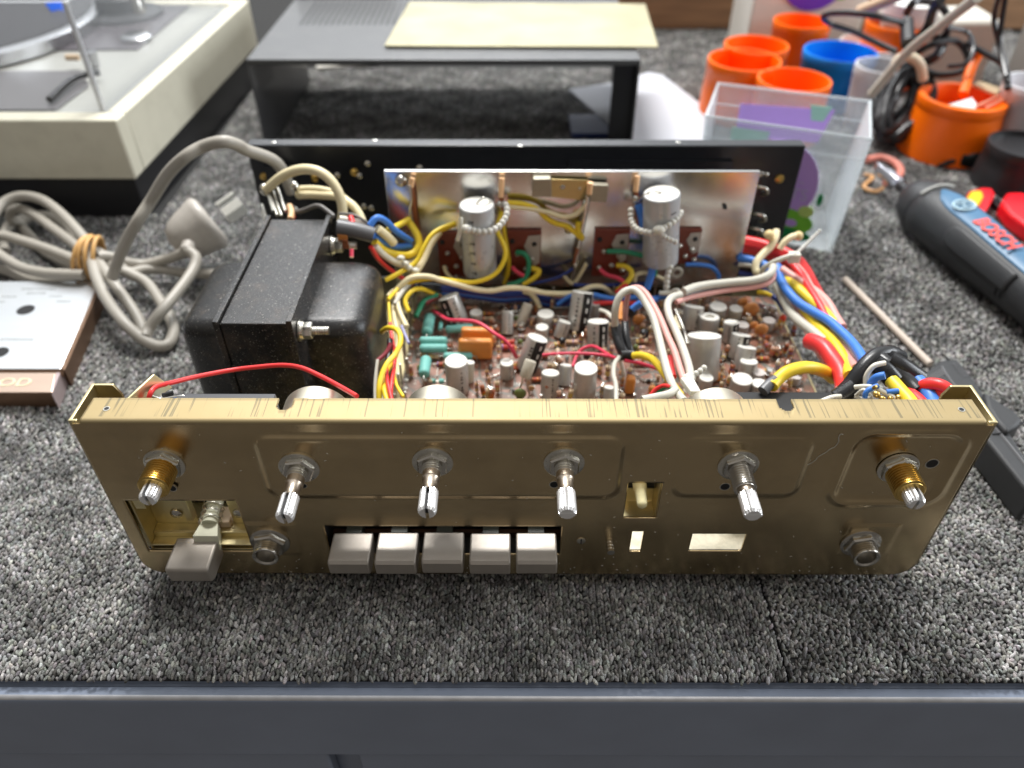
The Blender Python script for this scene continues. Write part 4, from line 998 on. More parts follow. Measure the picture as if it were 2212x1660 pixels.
# ------------------------------------------------------------------ aluminium heat sink plate with its power transistors
M_plateal = mat('bright aluminium plate', (0.60, 0.60, 0.595), 0.20, 1.0, patch=((.50, .47, .38), .22, .42, .68, .35), vary=.05, vscale=.5, bump=.06, bscale=14, stretch=(3, 1, .25), rvary=.25)
hs = part('heat_sink', M_plateal, amp, bevel=.03); hs.box(-7.58, 12.46, 19.0, 19.22, 2.2, 10.13); hs = hs.done()
M_sock = mat('brown transistor socket', (0.16, 0.030, 0.015), .4, vary=.25)
M_pale = mat('grey insulator', (0.40, 0.36, 0.32), .45)
def flatpoly(c, pts, y, th, name, m_, par, bevel=.02):
    P = [at(c, a, b_, y=y) for a, b_ in pts]
    part(name, m_, par, bevel=bevel).prismv(P, (0, th, 0)).done()
for c, x0, x1, y0, y1 in (('D', 615, 900, 620, 1010), ('D', 1245, 1555, 598, 1050), ('E', 195, 512, 590, 1010), ('E', 900, 1160, 588, 900)):
    a = at(c, x0, y0, y=18.85); b2 = at(c, x1, y0, y=18.85); d_ = at(c, (x0+x1)/2, y1, y=18.85)
    m = part('transistor_socket', [M_sock, M_pale, M_lead, M_dark], hs, bevel=.03)
    m.box(a.x, b2.x, 18.8, 18.98, d_.z, a.z)
    w_ = b2.x-a.x; h_ = a.z-d_.z
    m.prismv([(a.x+w_*.62, 18.74, a.z-.1*h_), (a.x+w_*.97, 18.74, a.z-.08*h_), (a.x+w_*.97, 18.74, a.z-.62*h_), (a.x+w_*.8, 18.74, a.z-.7*h_), (a.x+w_*.5, 18.74, a.z-.3*h_)], (0, .06, 0), 1)
    for fx, fz in ((.15, .2), (.8, .25), (.3, .45), (.75, .55), (.2, .8), (.55, .75), (.88, .85)):
        m.lathe((a.x+w_*fx, 18.8, a.z-h_*fz), (0, -1, 0), [(.15, -.05), (.14, .1), (.06, .18)], 12, 2 if fz > .3 else 3)
    m.done()
flatpoly('D', [(1480, 140), (1640, 140), (1650, 305), (1470, 300)], 18.4, .5, 'clip', mat('dull grey clip', (.34, .31, .24), .45, .7), hs, .05)
flatpoly('D', [(1640, 140), (1975, 150), (1960, 310), (1900, 330), (1640, 300)], 18.75, .12, 'bracket', mat('golden tab', (.48, .38, .18), .35, 1.0), hs)
flatpoly('D', [(1985, 190), (2160, 200), (2140, 350), (1990, 345)], 18.4, .4, 'clip', mat('dull grey clip', (.34, .31, .24), .45, .7), hs, .05)
for c, X_, Y_, r, m_ in (('D', 290, 165, .33, M_nickel), ('D', 1745, 205, .25, M_nickel), ('D', 1900, 220, .16, M_zinc), ('E', 1365, 395, .12, M_dark), ('D', 1800, 600, .25, M_goldin)):
    p = at(c, X_, Y_, y=18.85)
    part('screw', m_, hs).lathe((p.x, 18.98, p.z), (0, -1, 0), [(r, 0), (r, .1), (r*.8, .2), (r*.3, .27), (.02, .28)], 18).done()
M_tin = mat('solder coated wire', (.62, .60, .55), .25, 1.0); M_cop = mat('brown enamel lead', (.28, .09, .035), .35, .2); M_peach = mat('peach sleeve', (.85, .52, .28), .45)
def W(name, c, pts, w, m_, mode='y', par=None, n=10, sub=6, ends=None):
    P = [at(c, a, b_, **{mode: k}) for a, b_, k in pts]
    mid = P[len(P)//2]
    r = wide(c, w, mid)/2*(1.42 if c in 'IJ' and w > 60 else 1.2)
    return part(name, m_, par or amp, ang=60, label=m_.name if m_.name.endswith('wire') else None).tube(P, r, n, sub=sub).done()
for c, pts, w, m_ in (('D', [(395, 130, 18.7), (380, 210, 18.6)], 40, M_peach), ('D', [(380, 210, 18.6), (400, 300, 18.6), (420, 480, 18.7), (450, 620, 18.8)], 36, M_cop), ('D', [(370, 200, 18.4), (385, 330, 18.4), (370, 420, 18.4), (385, 530, 18.3)], 24, M_tin),
                      ('D', [(1200, 130, 18.7), (1190, 300, 18.5)], 42, M_peach), ('D', [(1190, 300, 18.5), (1200, 430, 18.6)], 36, M_cop), ('D', [(1995, 170, 18.4), (1985, 270, 18.4)], 45, M_peach), ('D', [(1970, 290, 18.3), (1960, 400, 18.3), (1920, 600, 18.4), (1890, 750, 18.5), (1860, 920, 18.5), (1820, 1060, 18.6)], 34, M_tin),
                      ('D', [(1880, 760, 18.45), (1850, 900, 18.5)], 30, M_cop), ('E', [(575, 110, 18.7), (560, 250, 18.5)], 42, M_peach), ('E', [(560, 250, 18.5), (590, 400, 18.5), (580, 560, 18.6)], 34, M_cop), ('E', [(640, 280, 17.6), (590, 330, 18.2), (550, 380, 18.4)], 20, M_tin), ('D', [(1110, 370, 17.7), (1160, 380, 18.2), (1190, 420, 18.5)], 20, M_tin),
                      ('D', [(970, 360, 17.6), (1040, 310, 17.7), (1120, 360, 17.9)], 14, M_tin), ('E', [(795, 260, 17.6), (700, 250, 17.7), (640, 290, 17.7)], 14, M_tin)):
    W('lead', c, pts, w, m_, par=hs)
for c, X_, Y_, w in (('D', 1950, 365, 75), ('D', 1180, 370, 60), ('E', 555, 320, 60), ('D', 380, 500, 45), ('D', 1860, 920, 40)):
    p = at(c, X_, Y_, y=18.4); part('solder_joint', M_tin, hs, ang=70).sphere(p, wide(c, w, p)/2, 12, 0, (1, 1, 1.3)).done()
# the two large capacitors tied in front of the plate
def bigcap(c, tx, ty, w, bx, by, yy, marks):
    t0 = at(c, tx, ty, y=yy); b0 = at(c, bx, by, y=yy); r = wide(c, w, t0)/2; d = t0-b0; L = d.length
    o = part('large_capacitor', [M_slvb, M_cap, M_ink], amp, ang=35)
    o.lathe(b0, d, [(r*.9, 0), (r*.98, .06), (r, .2), (r, L-.12), (r*.985, L-.04), (r*.93, L)], 36, 0, (True, False))
    o.lathe(b0, d, [(r*.93, L), (r*.90, L-.03), (r*.55, L-.05), (r*.2, L-.02), (.02, L-.0)], 36, 1, (False, True))
    a = d.normalized(); 
    for (fa, t, lw, lh, sl) in marks:
        q = Vector((math.sin(fa), -math.cos(fa), 0)); q = (q-a*q.dot(a)).normalized(); s_ = a.cross(q); cc = b0+d*t+q*r*1.004
        k = len(o.v); o.v += [cc-s_*lw-a*lh, cc+s_*lw-a*(lh-sl), cc+s_*lw+a*(lh+sl), cc-s_*lw+a*lh]; o.f.append([k, k+1, k+2, k+3]); o.m.append(2)
    return o.done()
M_slvb = mat('silver grey sleeve', (0.46, 0.47, 0.48), .28, .25, vary=.06, vscale=2)
mk = []
for t in (.86, .55, .41, .26, .11, -.0+.02):
    for k_, dx in enumerate((-.42, -.30, -.20)): mk.append((dx, t+.0, .035, .07 if k_ != 2 else .085, 0))
bigcap('D', 970, 365, 318, 1005, 975, 17.6, mk)
bigcap('E', 795, 265, 335, 782, 880, 17.6, [(.55, .80, .17, .035, .05)])
M_nyl = mat('translucent nylon', (0.62, 0.60, 0.53), .35, sss=.3)
def beads(c, pts, w, mode='y', name='cable_tie', par=None, big=(), step=.75):
    P = spline([at(c, a, b_, **{mode: k}) for a, b_, k in pts], 10); r = wide(c, w, P[0])/2
    m = part(name, M_nyl, par or amp, ang=70); m.tube(P, r*.62, 8, smooth=False)
    acc = 0; last = P[0]; m.sphere(P[0], r, 10)
    for p in P[1:]:
        acc += (p-last).length; last = p
        if acc > r*1.45: m.sphere(p, r, 10, 0, (1, 1, 1.1)); acc = 0
    for X_, Y_, k, ww in big:
        q = at(c, X_, Y_, **{mode: k}); m.sphere(q, wide(c, ww, q)/2, 12, 0, (1, .8, .8))
    return m.done()
beads('D', [(900, 590, 16.5), (1000, 615, 16.45), (1100, 605, 16.6), (1180, 560, 17), (1235, 480, 17.5), (1245, 400, 18), (1215, 350, 18.4)], 62, big=[(880, 590, 16.5, 110)])
part('cable_tie', M_nyl, amp, ang=60).tube([at('D', 830, 480, y=16.6), at('D', 830, 560, y=16.4), at('D', 815, 640, y=16.4), at('D', 800, 690, y=16.4)], .11, 8).done()
beads('E', [(515, 420, 18), (520, 520, 17.6), (570, 590, 17), (660, 620, 16.6), (740, 620, 16.4), (830, 570, 16.4), (920, 510, 16.8), (975, 430, 17.6)], 55, big=[(770, 600, 16.3, 120)])
beads('E', [(790, 640, 16.2), (860, 680, 16.1), (935, 712, 16.1)], 46)
beads('E', [(870, 930, 16.8), (845, 1010, 16.6), (838, 1090, 16.4), (830, 1150, 16.2)], 60)
part('cable_tie', M_nyl, amp, ang=60, bevel=.03).tube([at('E', 770, 1165, y=16), at('E', 860, 1165, y=16), at('E', 930, 1140, y=16), at('E', 970, 1200, y=15.5), at('E', 985, 1270, y=15)], .13, 8).done()

Wy = mat('yellow wire', (0.80, 0.58, 0.03), .4, vary=.08); Wc = mat('cream wire', (0.78, 0.68, 0.43), .4, vary=.08); Ww = mat('off white wire', (0.70, 0.67, 0.58), .4, vary=.06)
Wb = mat('blue wire', (0.05, 0.19, 0.60), .4, vary=.08); Wn = mat('navy wire', (0.015, 0.035, 0.20), .4); Wr = mat('red wire', (0.72, 0.035, 0.035), .35, vary=.06); Wk = mat('rose red wire', (0.70, 0.05, 0.10), .35)
Wg = mat('green wire', (0.02, 0.24, 0.12), .4); Wd = mat('black sleeving', (0.016, 0.016, 0.017), .28, vary=.3, bump=.15, bscale=30); Wgr = mat('grey wire', (0.52, 0.50, 0.43), .45, vary=.05)
Wp = mat('pink wire', (0.66, 0.33, 0.29), .42, vary=.06); Wt = mat('dark grey lead', (.16, .15, .14), .4); Wm = mat('maroon wire', (0.22, 0.02, 0.03), .4); Wdp = mat('brownish pink wire', (.32, .15, .13), .45); Wdg = mat('grey sleeving', (.12, .12, .125), .35)
def w(c, pts, wd, m_, mode='y', name='wire'): return W(name, c, pts, wd, m_, mode)
def wy(c, pts, ks, wd, m_, mode='y', name='wire'):
    n_ = len(pts); K_ = [ks[0]+(ks[1]-ks[0])*i/(n_-1) for i in range(n_)] if len(ks) == 2 else ks
    return W(name, c, [(a, b_, k) for (a, b_), k in zip(pts, K_)], wd, m_, mode)
# rear left, by the transformer
wy('G', [(920, 235), (1040, 130), (1160, 70), (1280, 50), (1400, 75), (1500, 150), (1580, 280), (1610, 420), (1600, 520)], (19.5, 17.5), 75, Wc)
wy('G', [(1210, 285), (1300, 280), (1430, 285), (1560, 300), (1680, 360), (1750, 440), (1790, 530)], (20, 17.5), 62, Wc)
wy('G', [(1210, 230), (1320, 225), (1430, 235), (1560, 270), (1650, 330)], (20.2, 18.6), 50, Wc)
for X_, Y_ in ((905, 235), (1180, 215)):
    p = at('G', X_, Y_, y=19.7); part('solder_joint', M_tin, amp, ang=70).sphere(p, .30, 12, 0, (.9, .9, 1.2)).done()
wy('G', [(1110, 440), (1240, 425), (1380, 378), (1470, 425), (1530, 475)], (17.8, 16.4), 34, Wt)
for q in ([(950, 265), (1020, 470)], [(985, 255), (1060, 470)], [(1025, 225), (1095, 430)], [(885, 370), (930, 520)], [(890, 430), (915, 540)], [(935, 250), (985, 430)]): wy('G', q, (19.5, 17.6), 26, M_lead, name='lead')
wy('G', [(1130, 380), (1150, 440), (1140, 500)], (18, 17), 50, M_peach); wy('G', [(1120, 470), (1180, 490)], (17.4, 17.4), 40, Wr)
wy('G', [(1560, 570), (1720, 600), (1890, 645)], (15.6, 15.6), 120, Wdg, name='sleeve')
wy('G', [(1590, 500), (1700, 520), (1850, 570)], (16.4, 16.2), 60, Ww); wy('G', [(1680, 480), (1700, 540)], (16.2, 15.8), 45, Wr); wy('G', [(1580, 450), (1700, 460), (1800, 510), (1880, 580)], (16.6, 16), 22, Wt)
part('terminal_lug', mat('orange fibre', (.62, .24, .06), .5), amp, bevel=.03).prismv([at('G', 1560, 640, y=15.2), at('G', 1650, 650, y=15.2), at('G', 1650, 690, y=15.2), at('G', 1560, 690, y=15.2)], (0, .2, 0)).done()
part('terminal_lug', M_cop, amp, bevel=.03).prismv([at('G', 1600, 690, y=15.0), at('G', 1650, 690, y=15.0), at('G', 1670, 770, y=15.0), at('G', 1610, 770, y=15.0)], (0, .1, 0)).done()
wy('D', [(10, 560), (70, 490), (150, 515), (250, 610), (385, 700)], (16, 17.3), 50, Wb); wy('D', [(50, 650), (150, 712), (250, 748), (382, 738)], (16, 17.2), 48, Wb)
wy('D', [(50, 700), (150, 785), (300, 825), (400, 808), (452, 740), (445, 660), (405, 585), (362, 530)], (15.8, 18.2), 55, Wy); wy('D', [(165, 605), (260, 560), (362, 500)], (16.8, 18.2), 46, Wy)
wy('D', [(80, 585), (160, 650), (225, 715)], (16, 16.6), 66, Wc); wy('D', [(55, 740), (140, 825), (250, 890), (330, 905), (440, 880)], (15.6, 16.8), 52, Ww)
wy('D', [(20, 750), (80, 850), (180, 945), (330, 1050), (420, 1100)], (15.3, 16.6), 34, Wr); wy('G', [(1690, 770), (1690, 840)], (14.8, 14.5), 30, Wk)
wy('D', [(150, 1050), (300, 970), (430, 880), (500, 750), (560, 650), (650, 585), (780, 535)], (15, 18), 36, Wy); wy('D', [(520, 740), (570, 660), (660, 600), (780, 550)], (17.2, 18.2), 30, Wy)
wy('D', [(640, 620), (560, 730), (500, 860), (430, 970), (330, 1080), (250, 1180), (250, 1290), (300, 1390), (342, 1470)], (17.8, 12.6), 46, Wc)
for X_, Y_ in ((290, 850), (330, 900), (420, 960), (360, 935)):
    p = at('D', X_, Y_, y=15.6); part('cable_tie', M_nyl, amp, ang=70).sphere(p, wide('D', 62, p)/2, 10, 0, (1.2, 1, .8)).done()
wy('D', [(170, 1240), (280, 1110), (380, 1030), (520, 1015), (650, 1050), (780, 1085), (950, 1130), (1100, 1145), (1250, 1120), (1400, 1125), (1600, 1165), (1850, 1165), (2000, 1110), (2110, 1115), (2212, 1190)], (14.6, 17.6), 42, Wc)
wy('D', [(170, 1200), (350, 1075), (560, 1035), (720, 1050), (900, 1070), (1050, 1040), (1150, 980), (1215, 880), (1230, 780), (1190, 680), (1160, 610), (1170, 520), (1200, 430)], (14.8, 18.5), 36, Wy)
wy('D', [(1225, 430), (1210, 560), (1250, 800), (1260, 950), (1220, 1080)], (18.6, 18.6), 34, Wy)
wy('D', [(1250, 352), (1400, 368), (1530, 420), (1590, 480), (1680, 535), (1780, 562), (1850, 612), (1922, 672), (1885, 600), (1888, 530)], (18.6, 18.3), 42, Wy)
wy('D', [(1260, 388), (1450, 405), (1620, 440), (1750, 478), (1860, 460), (1930, 395), (1955, 355)], (18.5, 18.3), 36, Wc)
wy('D', [(390, 1170), (450, 1095), (560, 1085), (700, 1110), (820, 1120)], (15.6, 17.4), 55, Wd); wy('D', [(370, 1200), (440, 1130), (560, 1110), (640, 1140), (640, 1170)], (15, 17), 30, Wd)
for dy, m_, ww in ((0, Wn, 34), (28, Wb, 28), (48, Wn, 30), (-22, Wn, 26), (14, Wm, 24)):
    wy('D', [(560, 1130+dy), (800, 1140+dy), (1000, 1165+dy), (1200, 1190+dy), (1400, 1180+dy), (1600, 1230+dy), (1760, 1250+dy), (1850, 1190+dy)], (16.6, 17.6), ww, m_)
wy('D', [(1700, 1270), (1780, 1210), (1860, 1180), (2020, 1190), (2160, 1220), (2300, 1225)], (16.6, 17), 34, Wb)
wy('E', [(180, 1180), (350, 1215), (560, 1205), (730, 1215), (860, 1180)], (16.6, 16.2), 42, Wb); wy('E', [(180, 1260), (350, 1250), (560, 1255), (620, 1240)], (16.4, 16.2), 36, Wr)
wy('E', [(520, 1340), (560, 1290), (640, 1240), (740, 1220)], (14.5, 16), 55, Wb); wy('E', [(0, 1090), (200, 1100), (400, 1090), (650, 1080)], (18, 18), 30, Wn)
wy('D', [(1330, 800), (1400, 812), (1440, 880), (1432, 980), (1380, 1050), (1250, 1100)], (18.6, 17.8), 40, Wg); wy('D', [(1455, 940), (1535, 968), (1480, 1035), (1385, 1085)], (18.5, 17.9), 42, Wy)
wy('D', [(1290, 930), (1340, 980), (1400, 1010)], (18.4, 18), 34, Wk); wy('D', [(1840, 945), (1700, 1025), (1500, 1075), (1390, 1090)], (18.5, 18), 24, Wn)
wy('D', [(1335, 1165), (1420, 1155), (1490, 1200), (1540, 1300)], (17.4, 16.6), 42, Wc); wy('D', [(1750, 1000), (1800, 1060), (1840, 1080), (1880, 1040), (1960, 900)], (18.4, 18.6), 30, Wc)
wy('D', [(620, 1180), (500, 1235), (460, 1300), (425, 1375)], (16, 14.3), 40, Wg); wy('D', [(360, 1330), (330, 1230), (400, 1140), (480, 1130), (560, 1160), (640, 1190)], (13.6, 16.4), 34, Wy); wy('A', [(760, 330), (870, 270), (950, 240)], (15.4, 16.2), 60, Wm)
wy('D', [(680, 920), (700, 980), (760, 1040), (850, 1060)], (18.6, 17.8), 30, Wc)
wy('E', [(300, 790), (400, 790), (500, 800), (630, 830)], (18.6, 18.2), 38, Wg); wy('E', [(240, 950), (300, 1000), (400, 1030), (460, 1070)], (18.5, 17.6), 34, Wk)
wy('E', [(395, 915), (480, 930), (525, 985), (490, 1060), (390, 1150)], (18.5, 17.2), 40, Wy); wy('E', [(385, 1170), (440, 1120), (480, 1090)], (17, 17.4), 44, Wr)
wy('E', [(550, 1060), (570, 1000), (650, 985), (740, 1010), (820, 1045)], (17.8, 18), 32, Wc); wy('E', [(740, 940), (735, 1010)], (17.8, 17.8), 30, Wg)
wy('E', [(1010, 910), (1130, 910), (1240, 930), (1300, 990), (1310, 1040)], (18.6, 18.4), 34, Wb)
wy('E', [(580, 370), (610, 480), (630, 590), (680, 700), (712, 820), (706, 960), (680, 1060), (655, 1130)], (18.2, 16.8), 56, Wb)
p = at('E', 930, 980, y=18.4); part('grommet', Wgr, amp).tube([(p.x+.28*math.cos(a), p.y, p.z+.28*math.sin(a)) for a in [i*.5236 for i in range(12)]], .1, 8, closed=True, smooth=False).done()
part('cable_clip', mat('grey cable clip', (.30, .27, .25), .5, .4), amp, bevel=.02).prismv([at('A', 1070, 60, y=17), at('A', 1190, -40, y=17), at('A', 1200, 0, y=17), at('A', 1180, 150, y=17), at('A', 1075, 130, y=17)], (0, .15, 0)).done()
# left of the board
wy('A', [(350, 350), (420, 230), (520, 100), (640, 30), (760, 20)], (13.5, 16.5), 50, Wgr)
wy('A', [(395, 210), (390, 340), (430, 480), (505, 650)], (14.5, 12.2), 58, Wc); wy('A', [(330, 360), (345, 520), (370, 660), (385, 900), (365, 1060)], (13.8, 10.5), 52, Wc)
wy('A', [(260, 290), (330, 210), (430, 100), (560, 10)], (13.6, 15.6), 40, Wy); wy('A', [(250, 240), (330, 160), (480, 60)], (14, 15.6), 34, Wc); wy('A', [(270, 330), (280, 470), (290, 600)], (13.5, 12), 34, Wy)
wy('A', [(180, 720), (260, 668), (370, 690), (425, 770), (425, 890), (350, 1035), (250, 1150), (180, 1300), (142, 1470), (145, 1700)], (11, 6), 62, Wy)
wy('A', [(420, 900), (335, 1110), (255, 1240), (212, 1390), (215, 1520), (265, 1700)], (9.5, 5.6), 58, Wy)
wy('A', [(290, 600), (320, 850), (355, 1000), (345, 1200), (312, 1400), (290, 1700)], (11.5, 5.6), 44, Wr); wy('A', [(240, 1200), (260, 1420), (330, 1700)], (8, 5.4), 44, Wr)
wy('A', [(290, 830), (280, 1000), (250, 1150)], (10, 8.5), 70, Wd); wy('A', [(300, 880), (230, 1010), (110, 1120)], (9.5, 8.6), 50, Wm)
wy('A', [(440, 640), (490, 760), (540, 880)], (12, 10.8), 36, mat('lilac wire', (.30, .30, .50), .4)); wy('A', [(340, 1310), (380, 1450), (470, 1600)], (7.6, 6), 40, Wy)
wy('A', [(120, 1100), (90, 1400), (90, 1700)], (8, 6), 40, Wgr); wy('A', [(180, 1500), (190, 1700)], (6.6, 6), 40, Ww)
# across the board
w('A', [(872, 440, 3.2), (960, 495, 3.9), (1080, 560, 4.4), (1250, 568, 4.7), (1430, 585, 4.8), (1560, 645, 4.8), (1700, 745, 4.7), (1830, 830, 4.5), (1930, 950, 4.0), (1992, 1065, 3.2)], 44, Wk, 'z')
wy('B', [(415, 1035), (600, 1018), (900, 1012), (1200, 1030), (1400, 1075)], (4.0, 4.6), 36, Wk, 'z'); wy('B', [(820, 1190), (870, 1050), (950, 955), (1080, 915), (1200, 965), (1330, 1050), (1400, 1075)], (3.6, 4.8), 38, Wk, 'z')
wy('B', [(1520, 1110), (1700, 1140), (1900, 1200), (2050, 1255)], (4.6, 4.0), 42, Wk, 'z')
w('B', [(1395, 680, 5.2), (1388, 480, 6.2), (1425, 300, 6.8), (1500, 195, 7.1), (1600, 155, 7.2), (1700, 190, 7.2), (1800, 330, 7.0), (1900, 520, 6.8), (1970, 750, 6.6), (2030, 1000, 6.6), (2110, 1300, 6.8), (2200, 1500, 7.0), (2320, 1660, 7.2)], 84, Wgr, 'z')
w('B', [(1560, 190, 6.6), (1620, 135, 6.8), (1720, 135, 6.9), (1810, 210, 6.9), (1900, 350, 6.8), (2000, 540, 6.7), (2100, 780, 6.6), (2190, 980, 6.6), (2270, 1230, 6.6), (2330, 1400, 6.6)], 72, Wp, 'z')
wy('B', [(1570, 200), (1545, 330), (1530, 470), (1525, 600)], (6.6, 5.3), 60, Wdp, 'z'); wy('B', [(1465, 330), (1460, 560)], (5.6, 5.2), 55, M_or, 'z', 'sleeve')
wy('B', [(1400, 640), (1430, 820), (1480, 960), (1540, 1040)], (5.3, 4.6), 125, Wd, 'z', 'sleeve'); wy('B', [(1525, 580), (1540, 780), (1585, 950), (1600, 1040)], (5.3, 4.5), 88, Wd, 'z', 'sleeve'); wy('B', [(1470, 1040), (1560, 1030), (1650, 1040)], (4.7, 4.7), 125, Wd, 'z', 'sleeve')
wy('B', [(1640, 1045), (1750, 1040), (1880, 1085), (1980, 1180), (2060, 1290), (2150, 1410), (2230, 1520), (2290, 1600)], (4.8, 6.4), 92, Wy, 'z')
wy('B', [(1450, 1060), (1385, 1150), (1372, 1300), (1405, 1450), (1405, 1700)], (4.6, 5.6), 52, Wgr, 'z'); wy('B', [(1455, 1100), (1480, 1180), (1510, 1300)], (4.4, 3.2), 48, Ww, 'z')
wy('B', [(1620, 420), (1680, 370), (1750, 330)], (5.4, 5.8), 75, Wb, 'z'); wy('B', [(1590, 470), (1620, 430), (1680, 440)], (5.2, 5.2), 110, Wd, 'z', 'sleeve'); wy('B', [(1190, 430), (1280, 460), (1360, 540)], (4, 4.5), 44, Ww, 'z')
wy('B', [(1860, 1600), (1940, 1500), (2050, 1450), (2150, 1470)], (6.2, 7.0), 50, Wr, 'z'); wy('B', [(1930, 1600), (2000, 1510), (2080, 1470), (2160, 1490)], (6.2, 7), 44, Wg, 'z')
wy('B', [(1750, 1640), (1950, 1600), (2120, 1560), (2212, 1500)], (7.4, 7.2), 90, Wgr, 'z'); wy('B', [(2130, 1060), (2150, 1200), (2180, 1330)], (6, 6), 70, Wr, 'z')
w('C', [(1590, 0, 6.3), (1570, 80, 6.2), (1480, 145, 6.1), (1300, 195, 6.0), (1000, 222, 6.0), (700, 255, 6.1), (520, 290, 6.2), (380, 345, 6.3)], 88, Wgr, 'z')
w('C', [(340, 385, 6.5), (220, 425, 6.6), (165, 520, 6.7), (190, 680, 6.7), (270, 860, 6.6), (350, 1050, 6.6), (420, 1250, 6.6), (465, 1420, 6.6), (470, 1540, 6.6)], 88, Wgr, 'z')
w('C', [(1600, 90, 5.9), (1580, 180, 5.8), (1480, 250, 5.7), (1300, 290, 5.6), (1000, 325, 5.6), (700, 375, 5.7), (450, 430, 5.8), (280, 490, 5.9)], 58, Wp, 'z')
w('C', [(1600, 60, 5.6), (1480, 200, 5.5), (1300, 245, 5.5), (1000, 272, 5.5), (700, 320, 5.6), (400, 400, 5.8)], 50, Wt, 'z')  # dark strand painting the shadow between the grey and pink wires
wy('C', [(270, 590), (330, 720), (390, 880), (430, 1060)], (4.6, 4.4), 40, M_lead, 'z', 'lead'); wy('C', [(300, 640), (280, 740), (330, 860)], (4.5, 4.2), 50, Wc, 'z')
beads('C', [(440, 1530, 6.9), (520, 1470, 7), (590, 1430, 7.1), (660, 1375, 7.2)], 88, 'z', big=[(450, 1520, 6.9, 190)])
part('cable_tie', M_nyl, amp, bevel=.05).prismv([at('C', 340, 1500, z=7.3), at('C', 500, 1480, z=7.3), at('C', 620, 1690, z=7.5), at('C', 480, 1690, z=7.5)], (0, 0, -.3)).done()
# right hand loom
def loom(c, pts, ks, wd, m_, name='wire'): return wy(c, pts, ks, wd, m_, 'y', name)
for dx, dy, ww in ((0, 0, 115), (-15, 60, 105), (25, -35, 90)):
    loom('I', [(330, 180+dy), (560, 225+dy), (760, 290+dy), (940+dx*.3, 360+dy), (1075+dx, 450+dy*.6), (1180+dx, 580+dy*.3), (1265+dx, 730), (1345+dx, 880), (1420+dx, 1040), (1480, 1180)], (20.5, 14.8), ww*1.15, Wr, 'sleeve')
for dx, ww, m_ in ((40, 80, Wr), (90, 60, Wp)):
    loom('I', [(930+dx, 420), (1090+dx, 600), (1180+dx, 760), (1290+dx, 930), (1400+dx, 1120), (1500+dx, 1320), (1600+dx, 1540), (1660+dx, 1750)], (17.6, 9.6), ww, m_)
loom('I', [(300, 390), (480, 425), (640, 480), (720, 560)], (19, 17.5), 80, Wb); loom('I', [(300, 590), (450, 620), (620, 660)], (18.5, 18), 60, Wn); loom('I', [(300, 480), (430, 490), (560, 520)], (18.6, 18), 50, Wgr)
loom('I', [(580, 770), (700, 860), (820, 960), (900, 1060)], (17.6, 15.6), 60, Wn); loom('I', [(550, 850), (650, 860), (740, 900)], (17, 16.6), 50, Wy)
loom('I', [(820, 500), (865, 680), (950, 830), (1100, 990), (1300, 1115), (1500, 1230), (1660, 1370), (1800, 1510), (1900, 1640), (1990, 1790)], (17.5, 7.5), 92, Wb)
loom('I', [(910, 640), (1060, 770), (1250, 940), (1440, 1110), (1600, 1300)], (16.8, 12.0), 100, Wy); loom('I', [(1180, 1080), (1340, 1280), (1500, 1450), (1630, 1620), (1760, 1830), (1800, 1990)], (14, 7.0), 118, Wy)
loom('I', [(880, 540), (1100, 690), (1350, 850), (1500, 1000), (1610, 1190), (1700, 1330)], (17, 11.5), 80, Wp); loom('I', [(1560, 1380), (1700, 1580), (1800, 1750), (1880, 1880)], (11.5, 7.4), 90, Wp)
loom('I', [(950, 900), (1080, 1080), (1180, 1260), (1260, 1450), (1380, 1660), (1520, 1860), (1640, 2050), (1660, 2180)], (15.8, 6.4), 76, Wp); loom('I', [(810, 740), (900, 950), (1000, 1120), (1110, 1240), (1280, 1370), (1450, 1520)], (16.6, 10.8), 92, Wgr)
loom('I', [(1250, 1510), (1420, 1580), (1550, 1740), (1660, 1900), (1710, 2080), (1720, 2200)], (10.8, 6.4), 165, Wr, 'sleeve'); loom('I', [(1150, 1180), (1250, 1300), (1330, 1400)], (14, 12), 70, Wn)
loom('I', [(800, 20), (790, 110), (730, 230), (610, 350), (530, 460), (530, 570), (600, 600)], (19.6, 17.2), 72, Wc); loom('I', [(850, 270), (910, 180), (1000, 110), (1080, 85)], (18, 18.4), 62, Wc)
for X_, Y_, ww, k in ((708, 78, 140, 19), (1100, 92, 130, 18.4)):
    p = at('I', X_, Y_, y=k); part('wire_end_cap', mat('cream rubber cap', (.72, .56, .28), .45), amp, ang=70).sphere(p, wide('I', ww, p)/2, 16).done()
part('cable_tie', M_nyl, amp, ang=60).tube([at('I', 600, 600, y=17), at('I', 640, 520, y=16.8), at('I', 800, 430, y=16.4), at('I', 980, 365, y=16.2), at('I', 1070, 330, y=16.3)], .14, 8).done()
beads('I', [(1080, 320, 16.4), (1180, 230, 17), (1290, 120, 17.6), (1400, 10, 18)], 50)
p = at('I', 1030, 360, y=16.3); part('cable_tie', M_nyl, amp, bevel=.06).box(p.x-.25, p.x+.35, p.y-.25, p.y+.2, p.z-.35, p.z+.2).done()
loom('D', [(2700, 100), (2720, 300), (2730, 500), (2740, 650)], (21.5, 20), 36, Wd)
